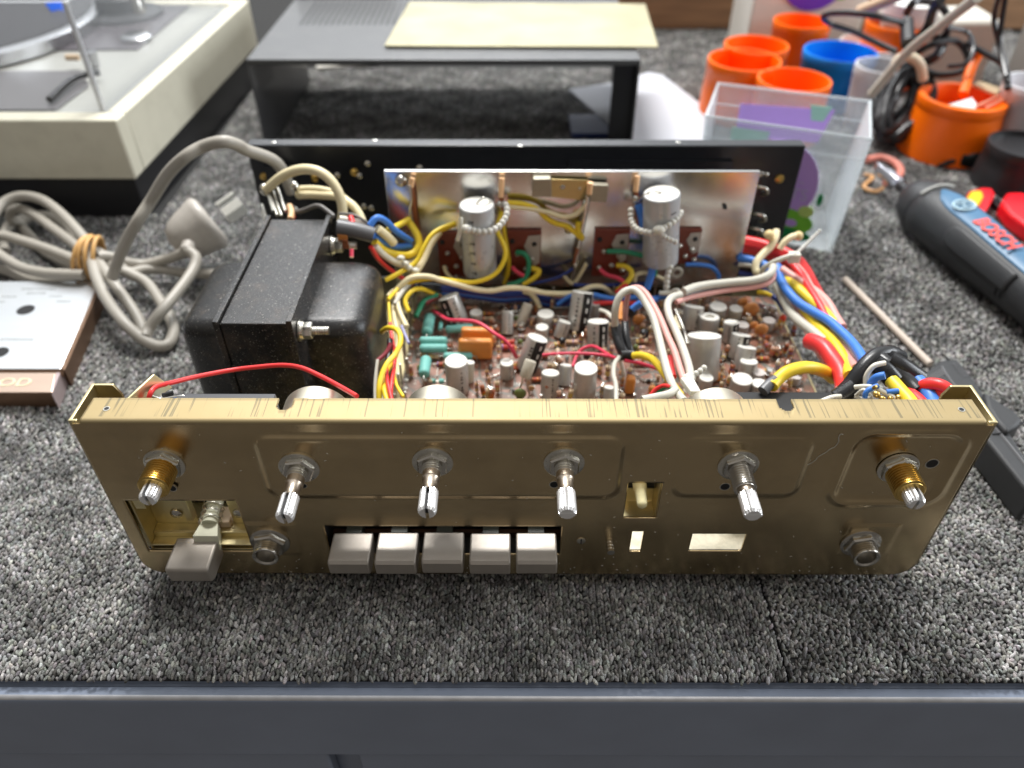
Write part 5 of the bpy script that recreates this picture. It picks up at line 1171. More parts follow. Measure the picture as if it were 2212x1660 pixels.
# right front, where the leads reach the balance control
loom('J', [(540, 1000), (650, 890), (740, 770), (820, 680), (900, 620), (1000, 600), (1090, 640)], (4.6, 6.5), 110, Wd, 'sleeve')
loom('J', [(530, 1010), (690, 905)], (4.4, 4.6), 125, Wd, 'sleeve'); loom('J', [(870, 690), (960, 760), (1040, 850)], (5.2, 4.6), 125, Wd, 'sleeve'); loom('J', [(980, 660), (1100, 730), (1260, 840)], (5.4, 4.9), 140, Wd, 'sleeve')
loom('J', [(900, 640), (1000, 720), (1150, 850), (1250, 950)], (5.8, 4), 110, Wd, 'sleeve')
loom('J', [(1020, 850), (1100, 940), (1180, 1030), (1240, 1130)], (4.4, 2.5), 92, Wy); loom('J', [(1255, 850), (1330, 940), (1390, 1040), (1420, 1130)], (4.6, 2.6), 98, Wb)
loom('J', [(1200, 980), (1310, 890), (1430, 880), (1530, 930), (1590, 1040), (1600, 1130)], (4.4, 2.8), 80, Wr, 'sleeve'); loom('J', [(1350, 940), (1450, 960), (1540, 1030), (1570, 1130)], (4.2, 2.6), 95, Wr, 'sleeve'); loom('J', [(1180, 960), (1240, 1000), (1300, 1060)], (4, 3), 80, Wr)
loom('J', [(960, 688), (860, 715), (795, 800), (790, 880), (820, 910)], (4.7, 4.2), 38, Ww); loom('J', [(690, 905), (820, 900), (940, 945), (1080, 1025), (1150, 1100)], (4.3, 3), 36, Ww); loom('J', [(690, 990), (760, 1010), (850, 1000)], (4, 3.6), 30, Ww); loom('J', [(700, 980), (770, 930), (830, 980)], (4, 3.6), 28, Ww); loom('J', [(380, 1040), (480, 1000), (560, 990)], (4, 4.2), 40, Ww)
loom('J', [(830, 880), (880, 820), (960, 800)], (4.2, 4), 60, Wb); loom('J', [(780, 1000), (800, 940), (900, 890)], (3.6, 3.8), 40, Wb); loom('J', [(970, 950), (1080, 940)], (3.6, 3.6), 42, Wb)
for X_, Y_, ww in ((880, 960, 70), (930, 1000, 60), (1080, 990, 70), (1000, 1000, 50), (860, 900, 36)):
    p = at('J', X_, Y_, y=3.4); part('solder_lug', M_brass, amp, ang=60).lathe((p.x, p.y, p.z-.1), (0.3, -.4, 1), [(.05, 0), (wide('J', ww, p)/2, .03), (wide('J', ww, p)/2, .12), (.05, .2)], 12).done()
loom('J', [(-60, 900), (-10, 840), (90, 765), (250, 728), (400, 760), (500, 830)], (6.5, 8.5), 82, Wy); loom('C', [(1450, 1690), (1540, 1600), (1640, 1530)], (6.3, 6.9), 130, Wdg, 'sleeve')
part('cable_tie', M_dark, amp).box(8, 13.5, 2.4, 6.5, 2.6, 5.5).done()  # near-black block added to fill the gap under the leads, not a tie
# left front: red lead over the transformer, small parts by the speaker switch
w('M', [(668, 260, 1.6), (690, 185, 1.8), (735, 140, 2.2), (850, 110, 2.8), (1050, 62, 3.6), (1300, 15, 4.4), (1480, -8, 4.6), (1700, -25, 4.6), (1850, -5, 4.2), (2000, 60, 3.6), (2150, 140, 2.8), (2280, 215, 2.0)], 30, Wr)
part('small_capacitor', [Wb], amp, bevel=.08).prismv([at('M', 830, 235, y=1.6), at('M', 1000, 235, y=1.6), at('M', 960, 222, y=1.9), at('M', 870, 222, y=1.9)], (0, .1, -.6)).done()
loom('M', [(700, 215), (770, 235), (850, 225), (940, 215), (1000, 240)], (1.7, 1.8), 18, M_tin, 'lead'); loom('M', [(780, 210), (860, 190)], (1.9, 2.0), 34, Wd)
part('switch_cover', mat('dark grey card', (.05, .05, .055), .5), amp, bevel=.05).box(-13.0, -9.4, 1.45, 1.9, 8.2, 9.42).done()
# ------------------------------------------------------------------ turntable
M_pl = mat('cream painted plinth', (0.64, 0.61, 0.49), .42, patch=((.45, .42, .33), .35, .5, .8, .5), vary=.06, vscale=.6, bump=.08, bscale=30, dust=.12)
M_deck = mat('grey beige deck', (0.40, 0.40, 0.37), .35, .2, vary=.05); M_base = mat('black plinth base', (0.012, 0.012, 0.014), .4)
c0 = Vector((-28.05, 32.46, 0)); ex = Vector((1, 0, 0)); ey = Vector((.03, 1, 0))
def tt(u, v_, z): return c0+ex*(-u)+ey*v_+Vector((0, 0, z))
turn = thing('turntable', tt(20, 16, 0), 'cream turntable with clear dust cover and black base behind the grey power cord', 'turntable')
def slab(name, m_, u0, u1, v0, v1, z0, z1, bevel=.1, par=None):
    return part(name, m_, par or turn, bevel=bevel).prismv([tt(u0, v0, z0), tt(u1, v0, z0), tt(u1, v1, z0), tt(u0, v1, z0)], (0, 0, z1-z0)).done()
pl = part('plinth', M_pl, turn, bevel=.16)
for (a, b_, c, d) in ((0, 44, 0, 1.55), (0, 1.3, 1.55, 31), (42.7, 44, 1.55, 31), (1.3, 42.7, 29.5, 31)): pl.prismv([tt(a, c, 3.16), tt(b_, c, 3.16), tt(b_, d, 3.16), tt(a, d, 3.16)], (0, 0, 4.4))
pl = pl.done()
slab('deck', M_deck, 1.3, 42.7, 1.55, 29.5, 3.5, 7.3, .03); slab('base', M_base, .25, 43.7, .25, 30.7, 0, 3.14)
M_plt = mat('platter metal', (.45, .45, .46), .25, 1.0); M_mat = mat('rubber platter mat', (.05, .05, .055), .5)
pcx, pcy = -52.5, 57.0
part('platter', [M_plt, M_mat], turn, ang=50).lathe((pcx, pcy-4, 7.3), (0, 0, 1), [(13.6, 0), (14.2, .2), (14.2, 1.1), (13.7, 1.3)], 80, 0).lathe((pcx, pcy-4, 8.5), (0, 0, 1), [(13.5, 0), (13.4, .2), (.3, .25), (.2, .25)], 80, 1).done()
M_smoke = mat('smoky grey plate', (.11, .10, .11), .22)
part('armboard', M_smoke, turn, bevel=.08).prismv([at('T', 300, 385, z=7.45), at('T', 1060, 378, z=7.45), at('T', 1480, 25, z=7.45), at('T', 640, 0, z=7.45)], (0, 0, -.14)).done()
q = at('T', 950, 110, z=7.5)
part('arm_base', [M_mat, M_nickel], turn, ang=40).lathe((q.x, q.y, 7.46), (0, 0, 1), [(3.7, 0), (3.6, .25), (2.6, .45), (2.2, .5), (2.1, 1.6), (1.5, 1.9), (1.4, 3.6), (.6, 3.8)], 40, 0).lathe((q.x+1.9, q.y-.8, 7.8), (0, 0, 1), [(.7, 0), (.6, 1.2), (.5, 1.4), (.1, 1.5)], 20, 1).done()
q2 = at('T', 1050, 290, z=7.6); part('anti_skate_knob', M_plt, turn, ang=40).lathe((q2.x, q2.y, 7.46), (0, 0, 1), [(1.3, 0), (1.3, .25), (1.1, .4), (.1, .4)], 24).done()
q3 = at('T', 710, 430, z=8.2); q4 = at('T', 560, 445, z=8.2); part('arm_rest', [M_plt, mat('peach tip', (.6, .45, .3), .5)], turn).cyl((q3.x, q3.y, 7.3), (q3.x, q3.y, 8.5), .3, .45, 16).cyl((q4.x-.5, q4.y, 8.2), (q4.x+.5, q4.y, 8.2), .25, .25, 12, 1).done()
part('tonearm', M_base, turn, ang=60).tube([at('T', 770, 560, z=7.9), at('T', 610, 590, z=7.9), at('T', 500, 660, z=7.9), at('T', 380, 770, z=7.8)], .24, 10).done()
part('blue_tape', mat('blue tape', (.01, .12, .72), .5), turn).prismv([at('T', 350, 35, z=9.2), at('T', 470, 5, z=9.2), at('T', 525, 240, z=7.8), at('T', 470, 180, z=7.9)], (0, .05, .1)).done()
part('control_panel', mat('grey control strip', (.14, .135, .14), .3), turn, bevel=.08).prismv([at('T', -500, 550, z=7.45), at('T', 640, 545, z=7.45), at('T', 680, 660, z=7.45), at('T', 430, 845, z=7.45), at('T', -700, 850, z=7.45)], (0, 0, -.13)).done()
M_clear = clear_mat('clear acrylic', '#dfe3e6', .03, .04, .06)
cv = part('dust_cover', M_clear, turn, bevel=.03); e0, e1, f0, f1, zt = 1.75, 42.2, 2.0, 29.0, 14.5
for (a, b_, c, d) in ((e0, e1, f0, f0+.3), (e0, e0+.3, f0+.3, f1), (e1-.3, e1, f0+.3, f1), (e0+.3, e1-.3, f1-.3, f1)): cv.prismv([tt(a, c, 7.35), tt(b_, c, 7.35), tt(b_, d, 7.35), tt(a, d, 7.35)], (0, 0, zt-7.35))
cv.prismv([tt(e0, f0, zt), tt(e1, f0, zt), tt(e1, f1, zt), tt(e0, f1, zt)], (0, 0, .3)); cv.done()
part('cover_edge', mat('polished acrylic edge', (.55, .56, .58), .12), turn).tube([tt(e0+.08, f0+.08, 7.4), tt(e0+.08, f0+.08, zt)], .20, 8, smooth=False).done()
part('cover_edge', mat('polished acrylic edge', (.55, .56, .58), .12), turn).tube([tt(e0+.08, f0+.08, zt+.2), tt(e1, f0+.08, zt+.2)], .09, 8, smooth=False).done()

# ------------------------------------------------------------------ loose metal cover and the plate lying on it
zc = 8.0
M_cover = mat('dark crackle painted steel', (0.050, 0.051, 0.053), .46, patch=((.10, .10, .095), .25, .5, .8, .6),  vary=.15, vscale=1, bump=.25, bscale=70, dust=.12, spec=.7, coat=.4, rvary=.05)
cov = thing('metal_cover', (-6, 55, 0), 'dark grey steel amplifier cover standing on its two sides behind the amplifier', 'metal cover')
L0, R0 = at(None, 532, 128, z=zc), at(None, 1385, 131, z=zc); yf = (L0.y+R0.y)/2
m = part('shell', M_cover, cov, bevel=.12); m.box(L0.x, R0.x, yf, yf+18, zc-.12, zc); m.box(L0.x, L0.x+.12, yf, yf+18, 0, zc-.12); m.box(R0.x-.12, R0.x, yf, yf+18, 0, zc-.12)
m.box(L0.x+.12, R0.x-.12, yf, yf+.1, zc-.45, zc-.12); m.done()
vt = part('vent_slots', M_dark, cov)
for i in range(44):
    xx = L0.x+2.2+i*.55; vt.prismv([(xx, yf+9.5, zc+.002), (xx+.22, yf+9.5, zc+.002), (xx+.22, yf+17, zc+.002), (xx, yf+17, zc+.002)], (0, 0, .01))
vt.done()
vt = part('vent_slots', mat('lighter slot', (.09, .09, .09), .5), cov)
for i in range(9): 
    for j in range(9): vt.box(L0.x+.121, L0.x+.14, yf+1.6+i*.5, yf+1.8+i*.5, zc-1.0-j*.28, zc-.86-j*.28)
vt.done()
part('corner_strip', M_base, cov).box(R0.x-2.0, R0.x-.13, yf+1, yf+1.15, 0, zc-.12).done()
P = [at('U', 1070, 365, z=zc+.1), at('V', 1285, 375, z=zc+.1), at('V', 1185, 42, z=zc+.1), at('U', 1262, 30, z=zc+.1)]
M_tan = mat('aged cream lacquered steel', (0.44, 0.40, 0.25), .35, .35, vary=.3, vscale=.25, dust=.1, rvary=.3)
MB().prismv(P, (0, 0, .14)).build('bottom_plate', M_tan, label='cream coloured flat metal plate lying on the dark steel cover', cat='metal plate', bevel=.04)

# papers
M_paper = mat('white paper', (.46, .47, .51), .6, vary=.03)
P = [at(None, 1228, 203, z=.05), at(None, 1330, 188, z=.05), at(None, 1400, 166, z=.05), at(None, 1430, 172, z=.05), at(None, 1545, 262, z=.05), at(None, 1530, 330, z=.05), at(None, 1370, 330, z=.05)]
MB().prismv(P, (0, 0, .5)).build('paper_pad', M_paper, label='white paper pad on the carpet beside the clear plastic box', cat='paper', bevel=.05)
MB().prismv([at('U', 545, 550, z=.05), at('U', 560, 450, z=.05), at('U', 1100, 440, z=.05), at('U', 1050, 500, z=.05)], (0, 0, .35)).build('envelope', mat('beige paper', (.55, .53, .48), .6), label='beige envelope on the carpet seen under the steel cover', cat='envelope', bevel=.04)
MB().box(4.5, 9.3, 47.5, 52, .0, .45).build('blue_folder', mat('deep blue card', (.005, .02, .12), .5), label='dark blue folder under the right side of the steel cover', cat='folder')

# ------------------------------------------------------------------ clear plastic box
M_box = clear_mat('clear polypropylene', '#e8eff2', .24, .18, .06)
zb_ = 8.9; A0 = Vector((21.65, 27.4, 0)); B0 = Vector((24.0, 33.4, 0)); D0 = Vector((11.9, 30.6, 0))
A1, B1, C1, D1 = at('R', 1190, 940, z=zb_), at('R', 1180, 680, z=zb_), at('R', 140, 560, z=zb_), at('R', 60, 780, z=zb_)
bx = thing('plastic_box', (17, 32, 0), 'clear plastic box with purple and green label behind the right corner of the amplifier', 'plastic box')
cen = (A1+B1+C1+D1)/4
def lerp(a, b_, t): return a+(b_-a)*t
TOP = [A1, B1, C1, D1]; BOT = [Vector(((p.x-cen.x)*.90+cen.x+.25, (p.y-cen.y)*.9+cen.y+1.2, .05)) for p in TOP]; BOT[0] = Vector((21.62, 27.5, .05))
m = part('walls', M_box, bx, bevel=.05); th = .14
inn = [p+(cen-p).normalized()*th*1.4 for p in TOP]; binn = [p+(Vector((cen.x, cen.y, 0))-p).normalized()*th*1.4+Vector((0, 0, .12)) for p in BOT]
k = len(m.v); m.v += TOP+BOT+[Vector((p.x, p.y, zb_)) for p in inn]+binn
for i in range(4):
    j = (i+1) % 4; m.f += [[i, j, 4+j, 4+i], [8+i, 12+i, 12+j, 8+j], [i, 8+i, 8+j, j]]; m.m += [0]*3
m.f += [[4, 5, 6, 7], [15, 14, 13, 12]]; m.m += [0, 0]; m.done()
part('rim', M_box, bx).tube([p+Vector((0, 0, -.05)) for p in TOP], .11, 8, closed=True, smooth=False).tube([lerp(t_1, b_1, .17) for t_1, b_1 in zip(TOP, BOT)], .06, 6, closed=True, smooth=False).done()
M_pur = mat('purple label', (.60, .38, .90), .5, vary=.05); M_lg = mat('light green label', (.22, .62, .05), .5, vary=.4, vscale=.6); M_dg = mat('dark green label', (.01, .30, .08), .5); M_lil = mat('lilac print', (.55, .48, .75), .5)
fo = -(B1-A1).normalized()*.06
def onfront(u, v_):        # u 0..1 from right to left, v from top 0 to bottom 1
    a = lerp(A1, BOT[0], v_); b_ = lerp(D1, BOT[3], v_); return lerp(a, b_, u)+fo
def disc(name, cu, cv_, ru, rv, m_, n_=28, a0=0, a1=360, th=.03):
    pts = [onfront(cu+ru*math.cos(math.radians(a0+(a1-a0)*i/n_)), cv_+rv*math.sin(math.radians(a0+(a1-a0)*i/n_))) for i in range(n_)]
    part(name, m_, bx).prismv(pts, fo*th*20).done()
disc('label', .50, .46, .28, .36, M_pur); disc('label', .42, .78, .24, .13, M_lg); disc('label', .37, .89, .20, .06, M_dg); disc('label', .33, .78, .045, .035, M_pur, th=.06); disc('label', .185, .54, .018, .05, M_dg); disc('label', .25, .66, .05, .05, mat('lime print', (.55, .75, .2), .5), th=.06)
text('lettering', 'TS', 1.1, onfront(.325, .52)+fo*2, (D1-A1)*-1, Vector((0, 0, 1)), M_lil, bx, .01)
text('lettering', '~', .8, onfront(.33, .41)+fo*2, (D1-A1)*-1, Vector((0, 0, 1)), M_lil, bx, .01)
bo = (B1-A1).normalized()*-.2
def onback(u, v_):
    a = lerp(B1, BOT[1], v_); b_ = lerp(C1, BOT[2], v_); return lerp(a, b_, u)+bo
part('label', M_pur, bx).prismv([onback(.20, .10), onback(.82, .14), onback(.82, .42), onback(.24, .38)], bo*.2).done()
part('label', mat('mint print', (.35, .62, .50), .5), bx).prismv([onback(.58, .34), onback(.85, .34), onback(.85, .6), onback(.6, .6)], bo*.5).done()
part('label', mat('mint print', (.35, .62, .50), .5), bx).prismv([onback(.22, .08), onback(.36, .08), onback(.33, .2), onback(.25, .2)], bo*.5).done()

# ------------------------------------------------------------------ caps, pots, cords on the right
M_orange = mat('orange plastic', (.98, .16, .0), .38, vary=.04, vscale=.5, sss=.1); M_bluep = mat('blue plastic', (.0, .23, .74), .35, vary=.05); M_whp = mat('white plastic', (.74, .74, .72), .35)
def cup(name, label, cat, p, r, h, m_, flare=1.0, deep=.75, group=None, lip=.16):
    o = MB().lathe((p[0], p[1], 0), (0, 0, 1), [(r*flare*.96, 0.02), (r*flare, .15), (r*(flare+1)/2, h*.5), (r*1.0, h-.9), (r*1.012, h-.85), (r*1.012, h-.1), (r*1.0, h), (r-lip, h), (r-lip*1.3, h-.3), (r-lip*1.6, h*(1-deep)), (.1, h*(1-deep)-.02)], 48)
    return o.build(name, m_, label=label, cat=cat, group=group, ang=45)
def cupat(c, x0, x1, yy, h, **k):
    a, b_ = at(c, x0, yy, z=h), at(c, x1, yy, z=h); return ((a.x+b_.x)/2, (a.y+b_.y)/2), (b_.x-a.x)/2
p, r = cupat('R', 85, 570, 400, 5.2); cup('orange_cup', 'front left orange plastic cup directly behind the clear box', 'cup', p, r, 5.2, M_orange, 1.05, group='orange plastic cups')
p, r = cupat('R', 420, 905, 535, 5.2); cup('orange_cup', 'lowest orange plastic cup, in front of the blue cup', 'cup', p, r, 5.2, M_orange, 1.0, group='orange plastic cups')
p, r = cupat('R', 195, 620, 300, 5.2); cup('orange_cup', 'orange plastic cup at the back of the left pair', 'cup', p, r, 5.2, M_orange, 1.05, group='orange plastic cups')
p, r = cupat('R', 530, 905, 140, 5.6); cup('orange_cup', 'farthest orange plastic cup, behind the blue cup', 'cup', p, r, 5.6, M_orange, .95, group='orange plastic cups')
p, r = cupat('R', 735, 1215, 345, 5.0); cup('blue_cup', 'blue plastic cup among the orange ones', 'cup', p, r, 5.0, M_bluep, .90)
p, r = cupat('R', 1525, 2085, 650, 4.8)
pot = cup('orange_pot', 'wide orange pot holding small parts, beside the black cord coil', 'pot', p, r, 4.8, M_orange, 1.12, .3, lip=.5)
PX, PY = p
MB().prismv([at('R', 1700, 710, z=4.8), at('R', 1860, 660, z=5.1), at('R', 1900, 715, z=4.9), at('R', 1880, 735, z=4.8)], (0, .1, -.1)).build('paper_slip', M_whp, label='white paper slip sticking out of the orange pot', cat='paper')
MB().tube([at('R', 1800, 640, z=5.0), at('R', 1860, 450, z=6.4), at('R', 1900, 370, z=7.2)], .4, 8).build('orange_stick', M_orange, label='orange plastic stick standing behind the wide orange pot', cat='stick')
for (X0, Y0, X1_, Y1_) in ((1890, 720, 2050, 650), (1950, 730, 2080, 670)):
    MB().tube([at('R', X0, Y0, z=4.9), at('R', X1_, Y1_, z=5.0)], .12, 6).build('small_tube', mat('salmon tube', (.75, .30, .18), .35), label='salmon glass fuse lying across the rim of the orange pot' if X0 < 1900 else 'second salmon glass fuse nearest the camera on the pot rim', cat='fuse', group='salmon fuses on the pot rim')
MB().prismv([at('R', 1860, 590, z=4.85), at('R', 1900, 570, z=4.85), at('R', 2050, 620, z=4.85), at('R', 2020, 655, z=4.85)], (0, 0, .3)).build('tape_piece', mat('beige tape', (.55, .42, .25), .5), label='beige tab on the back rim of the wide orange pot', cat='tab', bevel=.05)
p, r = cupat('R', 1160, 1570, 150, 6.0); jar = cup('orange_jar', 'orange jar with a white lid at the back right', 'jar', p, r, 6.0, M_orange, 1.0)
part('lid', M_whp, jar).lathe((p[0]+1.0, p[1]+.3, 6.02), (0, 0, 1), [(r*.85, 0), (r*.87, 1.8), (r*.8, 1.95), (.1, 1.95)], 40).done()
p, r = cupat('R', 980, 1420, 290, 4.0); cup('white_tub', 'white plastic tub behind the blue cup', 'tub', p, r, 4.0, M_whp, .95, .2)
M_mil = clear_mat('milky plastic', '#e6e8ea', .55, .3, .1)
cup('milky_cup', 'milky plastic beaker right of the blue cup', 'beaker', tuple(at('R', 1260, 440, z=5.5)[:2]), 2.3, 5.5, M_mil, .85)
cup('milky_cup', 'large white translucent cup at the right edge above the black pot', 'cup', tuple(at('R', 2330, 560, z=6.2)[:2]), 2.7, 6.2, mat('white translucent plastic', (.62, .63, .66), .35), .85)
cup('black_pot', 'black pot at the right edge behind the red pliers', 'pot', tuple(at('R', 2240, 975, z=3.4)[:2]), 2.8, 3.4, mat('black plastic', (.02, .02, .022), .4), 1.1, .12)
bb = at('R', 700, 0, z=0)
MB().box(24.5, 36.5, 68, 76, 0, 9.5).build('carton', mat('cream carton', (.75, .72, .66), .6, vary=.1), label='cream carton with purple print standing behind the orange cups', cat='box', bevel=.2)
MB().lathe((30.5, 67.9, 9.0), (0, -1, 0), [(3.6, 0), (3.6, .05), (.1, .06)], 30).build('purple_sticker', mat('vivid purple', (.15, .04, .55), .5), label='purple round sticker on the cream carton', cat='sticker')
MB().lathe((33.5, 67.9, 7.6), (0, -1, 0), [(1.1, 0), (1.1, .12), (.1, .13)], 24).build('green_sticker', mat('vivid green', (.12, .55, .05), .5), label='green round sticker on the cream carton', cat='sticker')
MB().box(36.8, 47, 60, 66, 0, 6.5).build('white_box', mat('white painted box', (.60, .58, .52), .6), label='white box behind the black cords at the back right', cat='box', bevel=.5)
MB().box(50, 66, 50, 62, 0, 12).build('grey_device', mat('grey beige case', (.23, .21, .19), .5), label='grey electronic device with dark slots at the top right corner', cat='device', bevel=.4)
for i in range(4): MB().box(55, 66, 49.9, 50.0, 2.0+i*2.3, 2.5+i*2.3).build('device_slot', M_maroon, label=None, kind=None).parent = bpy.data.objects['grey_device']
for o in [o for o in bpy.data.objects if o.name.startswith('device_slot')]:
    o.location = o.location-bpy.data.objects['grey_device'].location
# black cords: a hanging coil tied with a cream band
Bk = mat('black rubber cord', (.016, .016, .018), .32, vary=.2)
cc = at('R', 1370, 720, z=3.0); rc = random.Random(2)
coilm = MB()
for i in range(17):
    pts = []; ph = rc.uniform(0, 6.28); ax = rc.uniform(-.5, .5); off = Vector((rc.uniform(-.7, .7), rc.uniform(-1, 1), rc.uniform(-.5, .6)))
    for k in range(14):
        a = ph+k*2*math.pi/14; r1, r2 = 1.5+rc.uniform(-.3, .3), 3.1+rc.uniform(-.3, .3)
        u_ = math.cos(a)*r1*1.1; v_ = math.sin(a)*r2
        pts.append(cc+off+Vector((u_*math.cos(ax)+v_*.35, v_*.75+u_*math.sin(ax), v_*.55+.2)))
    pts = [Vector((q.x, q.y, max(.3, q.z))) for q in pts]
    coilm.tube(pts, .37, 8, closed=True, sub=3)
coilm.build('cable_coil', Bk, label='black rubber cable bundled in a tight coil left of the wide orange pot', cat='cable')
MB().tube([at('R', 1330, 470, z=6.2), at('R', 1370, 400, z=7.0), at('R', 1440, 385, z=7.2), at('R', 1510, 440, z=6.6), at('R', 1530, 540, z=5.4)], .42, 10).build('cream_band', mat('cream rubber band', (.62, .52, .38), .5), label='cream band tied around the top of the black cord coil', cat='band')
for i, (pts, rr_) in enumerate(([[(1420, 160, 9), (1180, 105, 10), (960, 88, 9.5), (860, 110, 9), (900, 160, 8), (1050, 210, 7.5), (1200, 280, 7), (1350, 350, 6.6)], .34], [[(1420, 150, 9), (1430, 300, 8)], .8], [[(1430, 320, 7), (1550, 200, 9), (1600, 60, 11), (1650, 0, 12)], .5],
                             [[(1480, 360, 7), (1600, 300, 8), (1750, 280, 8), (1830, 380, 7), (1800, 480, 6), (1650, 510, 5.5), (1540, 480, 5.5)], .36], [[(1700, 190, 9), (1830, 220, 8.5), (1870, 320, 8), (1820, 430, 7), (1700, 450, 6.5)], .26],
                             [[(1820, 290, 8), (1960, 370, 7.5), (2080, 450, 7), (2100, 600, 6)], .34], [[(2050, -40, 13), (2010, 120, 11), (2040, 280, 9.5), (2080, 430, 8), (2100, 560, 7)], .28], [[(2090, -40, 13), (2060, 150, 11), (2050, 300, 9.5), (2090, 520, 8)], .28], [[(1560, 220, 9), (1640, 260, 8), (1700, 200, 9), (1680, 80, 10), (1600, 20, 11), (1480, 10, 12), (1420, 90, 11)], .4], [[(1450, 330, 7), (1500, 420, 6), (1620, 380, 7), (1680, 250, 8)], .55]), 1):
    lbl = ['long thin black lead looping left over the blue cup', 'black plug body where the thin lead ends above the blue cup', 'black lead rising from the coil to the top edge', 'black cord loop above the wide orange pot', 'inner black loop framing the orange patch behind the pot', 'black lead falling from the loops to the right of the pot', 'left of two thin black leads hanging from the top right', 'right of two thin black leads hanging from the top right', 'black cord curl at the top under the grey pole', 'thick black cord between the pole and the loops'][i-1]
    MB().tube([at('R', a, b_, z=k) for a, b_, k in pts], rr_*.75, 8).build('black_lead', Bk, label=lbl, cat='lead', group='black leads tangled behind the orange pot')
MB().tube([at('R', 1180, 640, z=4.6), at('R', 1420, 360, z=8.6), at('R', 1680, 150, z=12.2), at('R', 1900, -20, z=15)], .36, 12).build('grey_rod', mat('pale grey rod', (.50, .49, .42), .35), label='long pale grey rod slanting across the black cords', cat='rod')
MB().tube([at('R', 1100, 80, z=8), at('R', 1300, 0, z=9.5), at('R', 1420, -60, z=10.5)], .55, 10).build('wooden_stick', mat('pale wood', (.58, .42, .28), .5), label='pale wooden stick at the top behind the carton', cat='stick')
MB().box(44, 50, 46, 52, 0, 3).build('orange_block', M_orange, label='orange block seen through the black cord loops', cat='block', bevel=.5)
# small things on the carpet by the screwdriver
M_sal = mat('salmon rubber', (.62, .22, .17), .45)
MB().tube([at('R', 1150, 1080, z=.5), at('R', 1250, 1065, z=.5), at('R', 1340, 1100, z=.5), at('R', 1380, 1160, z=.5), at('R', 1340, 1215, z=.5), at('R', 1270, 1230, z=.5)], .3, 8).build('pink_wire', M_sal, label='curved pink wire end on the carpet beside the screwdriver bit', cat='wire')
MB().tube([at('R', 1130, 1180, z=.4), at('R', 1190, 1200, z=.4), at('R', 1130, 1260, z=.4), at('R', 1200, 1295, z=.4), at('R', 1260, 1270, z=.4)], .16, 8).build('orange_band', mat('tan rubber', (.50, .26, .10), .5), label='small twisted tan rubber band beside the screwdriver bit', cat='band')
MB().tube([at('R', 1640, 1125, z=.5), at('R', 1700, 1100, z=.6), at('R', 1760, 1075, z=.8), at('R', 1850, 1075, z=.8), at('R', 1930, 1060, z=.8)], [.2, .22, .3, .65, .75, .6], 12, sub=5).build('black_clip', mat('black soft clip', (.012, .014, .013), .3), label='black jack plug lying in front of the wide orange pot', cat='plug')
for X_, t_ in ((1950, 'left of two pale plastic pegs before the black pot'), (2025, 'right of two pale plastic pegs before the black pot')):
    q = at('R', X_, 1215, z=.3); MB().lathe((q.x, q.y, .1), (0, 0, 1), [(.55, 0), (.45, .6), (.3, 1.5), (.1, 1.8)], 14).build('pale_peg', mat('pale nylon peg', (.58, .60, .52), .4), label=t_, cat='peg', group='pale pegs before the black pot')
q = at('R', 2020, 1235, z=.3); MB().lathe((q.x, q.y, .1), (0, 0, 1), [(.9, 0), (.9, .3), (.5, .35)], 20).build('steel_washer', M_zinc, label='small steel washer in front of the pale pegs', cat='washer')
q = at('R', 2010, 930, z=1.8); MB().sphere(q, .45, 14).build('steel_ball', M_nickel, label='small shiny metal ball beside the wide orange pot', cat='ball')
# pliers
pr1 = [at('X', 1675, 330, z=1.3), at('X', 1720, 240, z=1.3), at('X', 1830, 208, z=1.3), at('X', 1930, 215, z=1.3), at('X', 1958, 260, z=1.3), at('X', 1910, 350, z=1.3), at('X', 1850, 455, z=1.0), at('X', 1760, 400, z=1.0)]
ply = thing('pliers', tuple(at('X', 1950, 330, z=0)), 'red and yellow handled pliers lying at the right edge beside the screwdriver', 'pliers')
M_redp = mat('red handle plastic', (.80, .01, .02), .32); 
part('handle', M_redp, ply, bevel=.25).prismv(pr1, (0, 0, -1.2)).done()
part('handle_grip', mat('yellow handle plastic', (.90, .55, .01), .35), ply, bevel=.12).prismv([at('X', 1680, 330, z=1.4), at('X', 1740, 245, z=1.4), at('X', 1830, 240, z=1.4), at('X', 1850, 290, z=1.4), at('X', 1800, 370, z=1.4), at('X', 1740, 380, z=1.3)], (0, 0, -.6)).done()
part('handle', M_redp, ply, bevel=.3).prismv([at('X', 2010, 340, z=1.4), at('X', 2060, 255, z=1.4), at('X', 2200, 250, z=1.4), at('X', 2500, 420, z=1.4), at('X', 2500, 700, z=1.4), at('X', 2250, 560, z=1.4), at('X', 2090, 440, z=1.4)], (0, 0, -1.3)).done()
part('jaw', M_base, ply, bevel=.1).prismv([at('X', 1920, 330, z=.6), at('X', 1960, 290, z=.6), at('X', 2060, 370, z=.6), at('X', 2030, 420, z=.6)], (0, 0, -.4)).done()

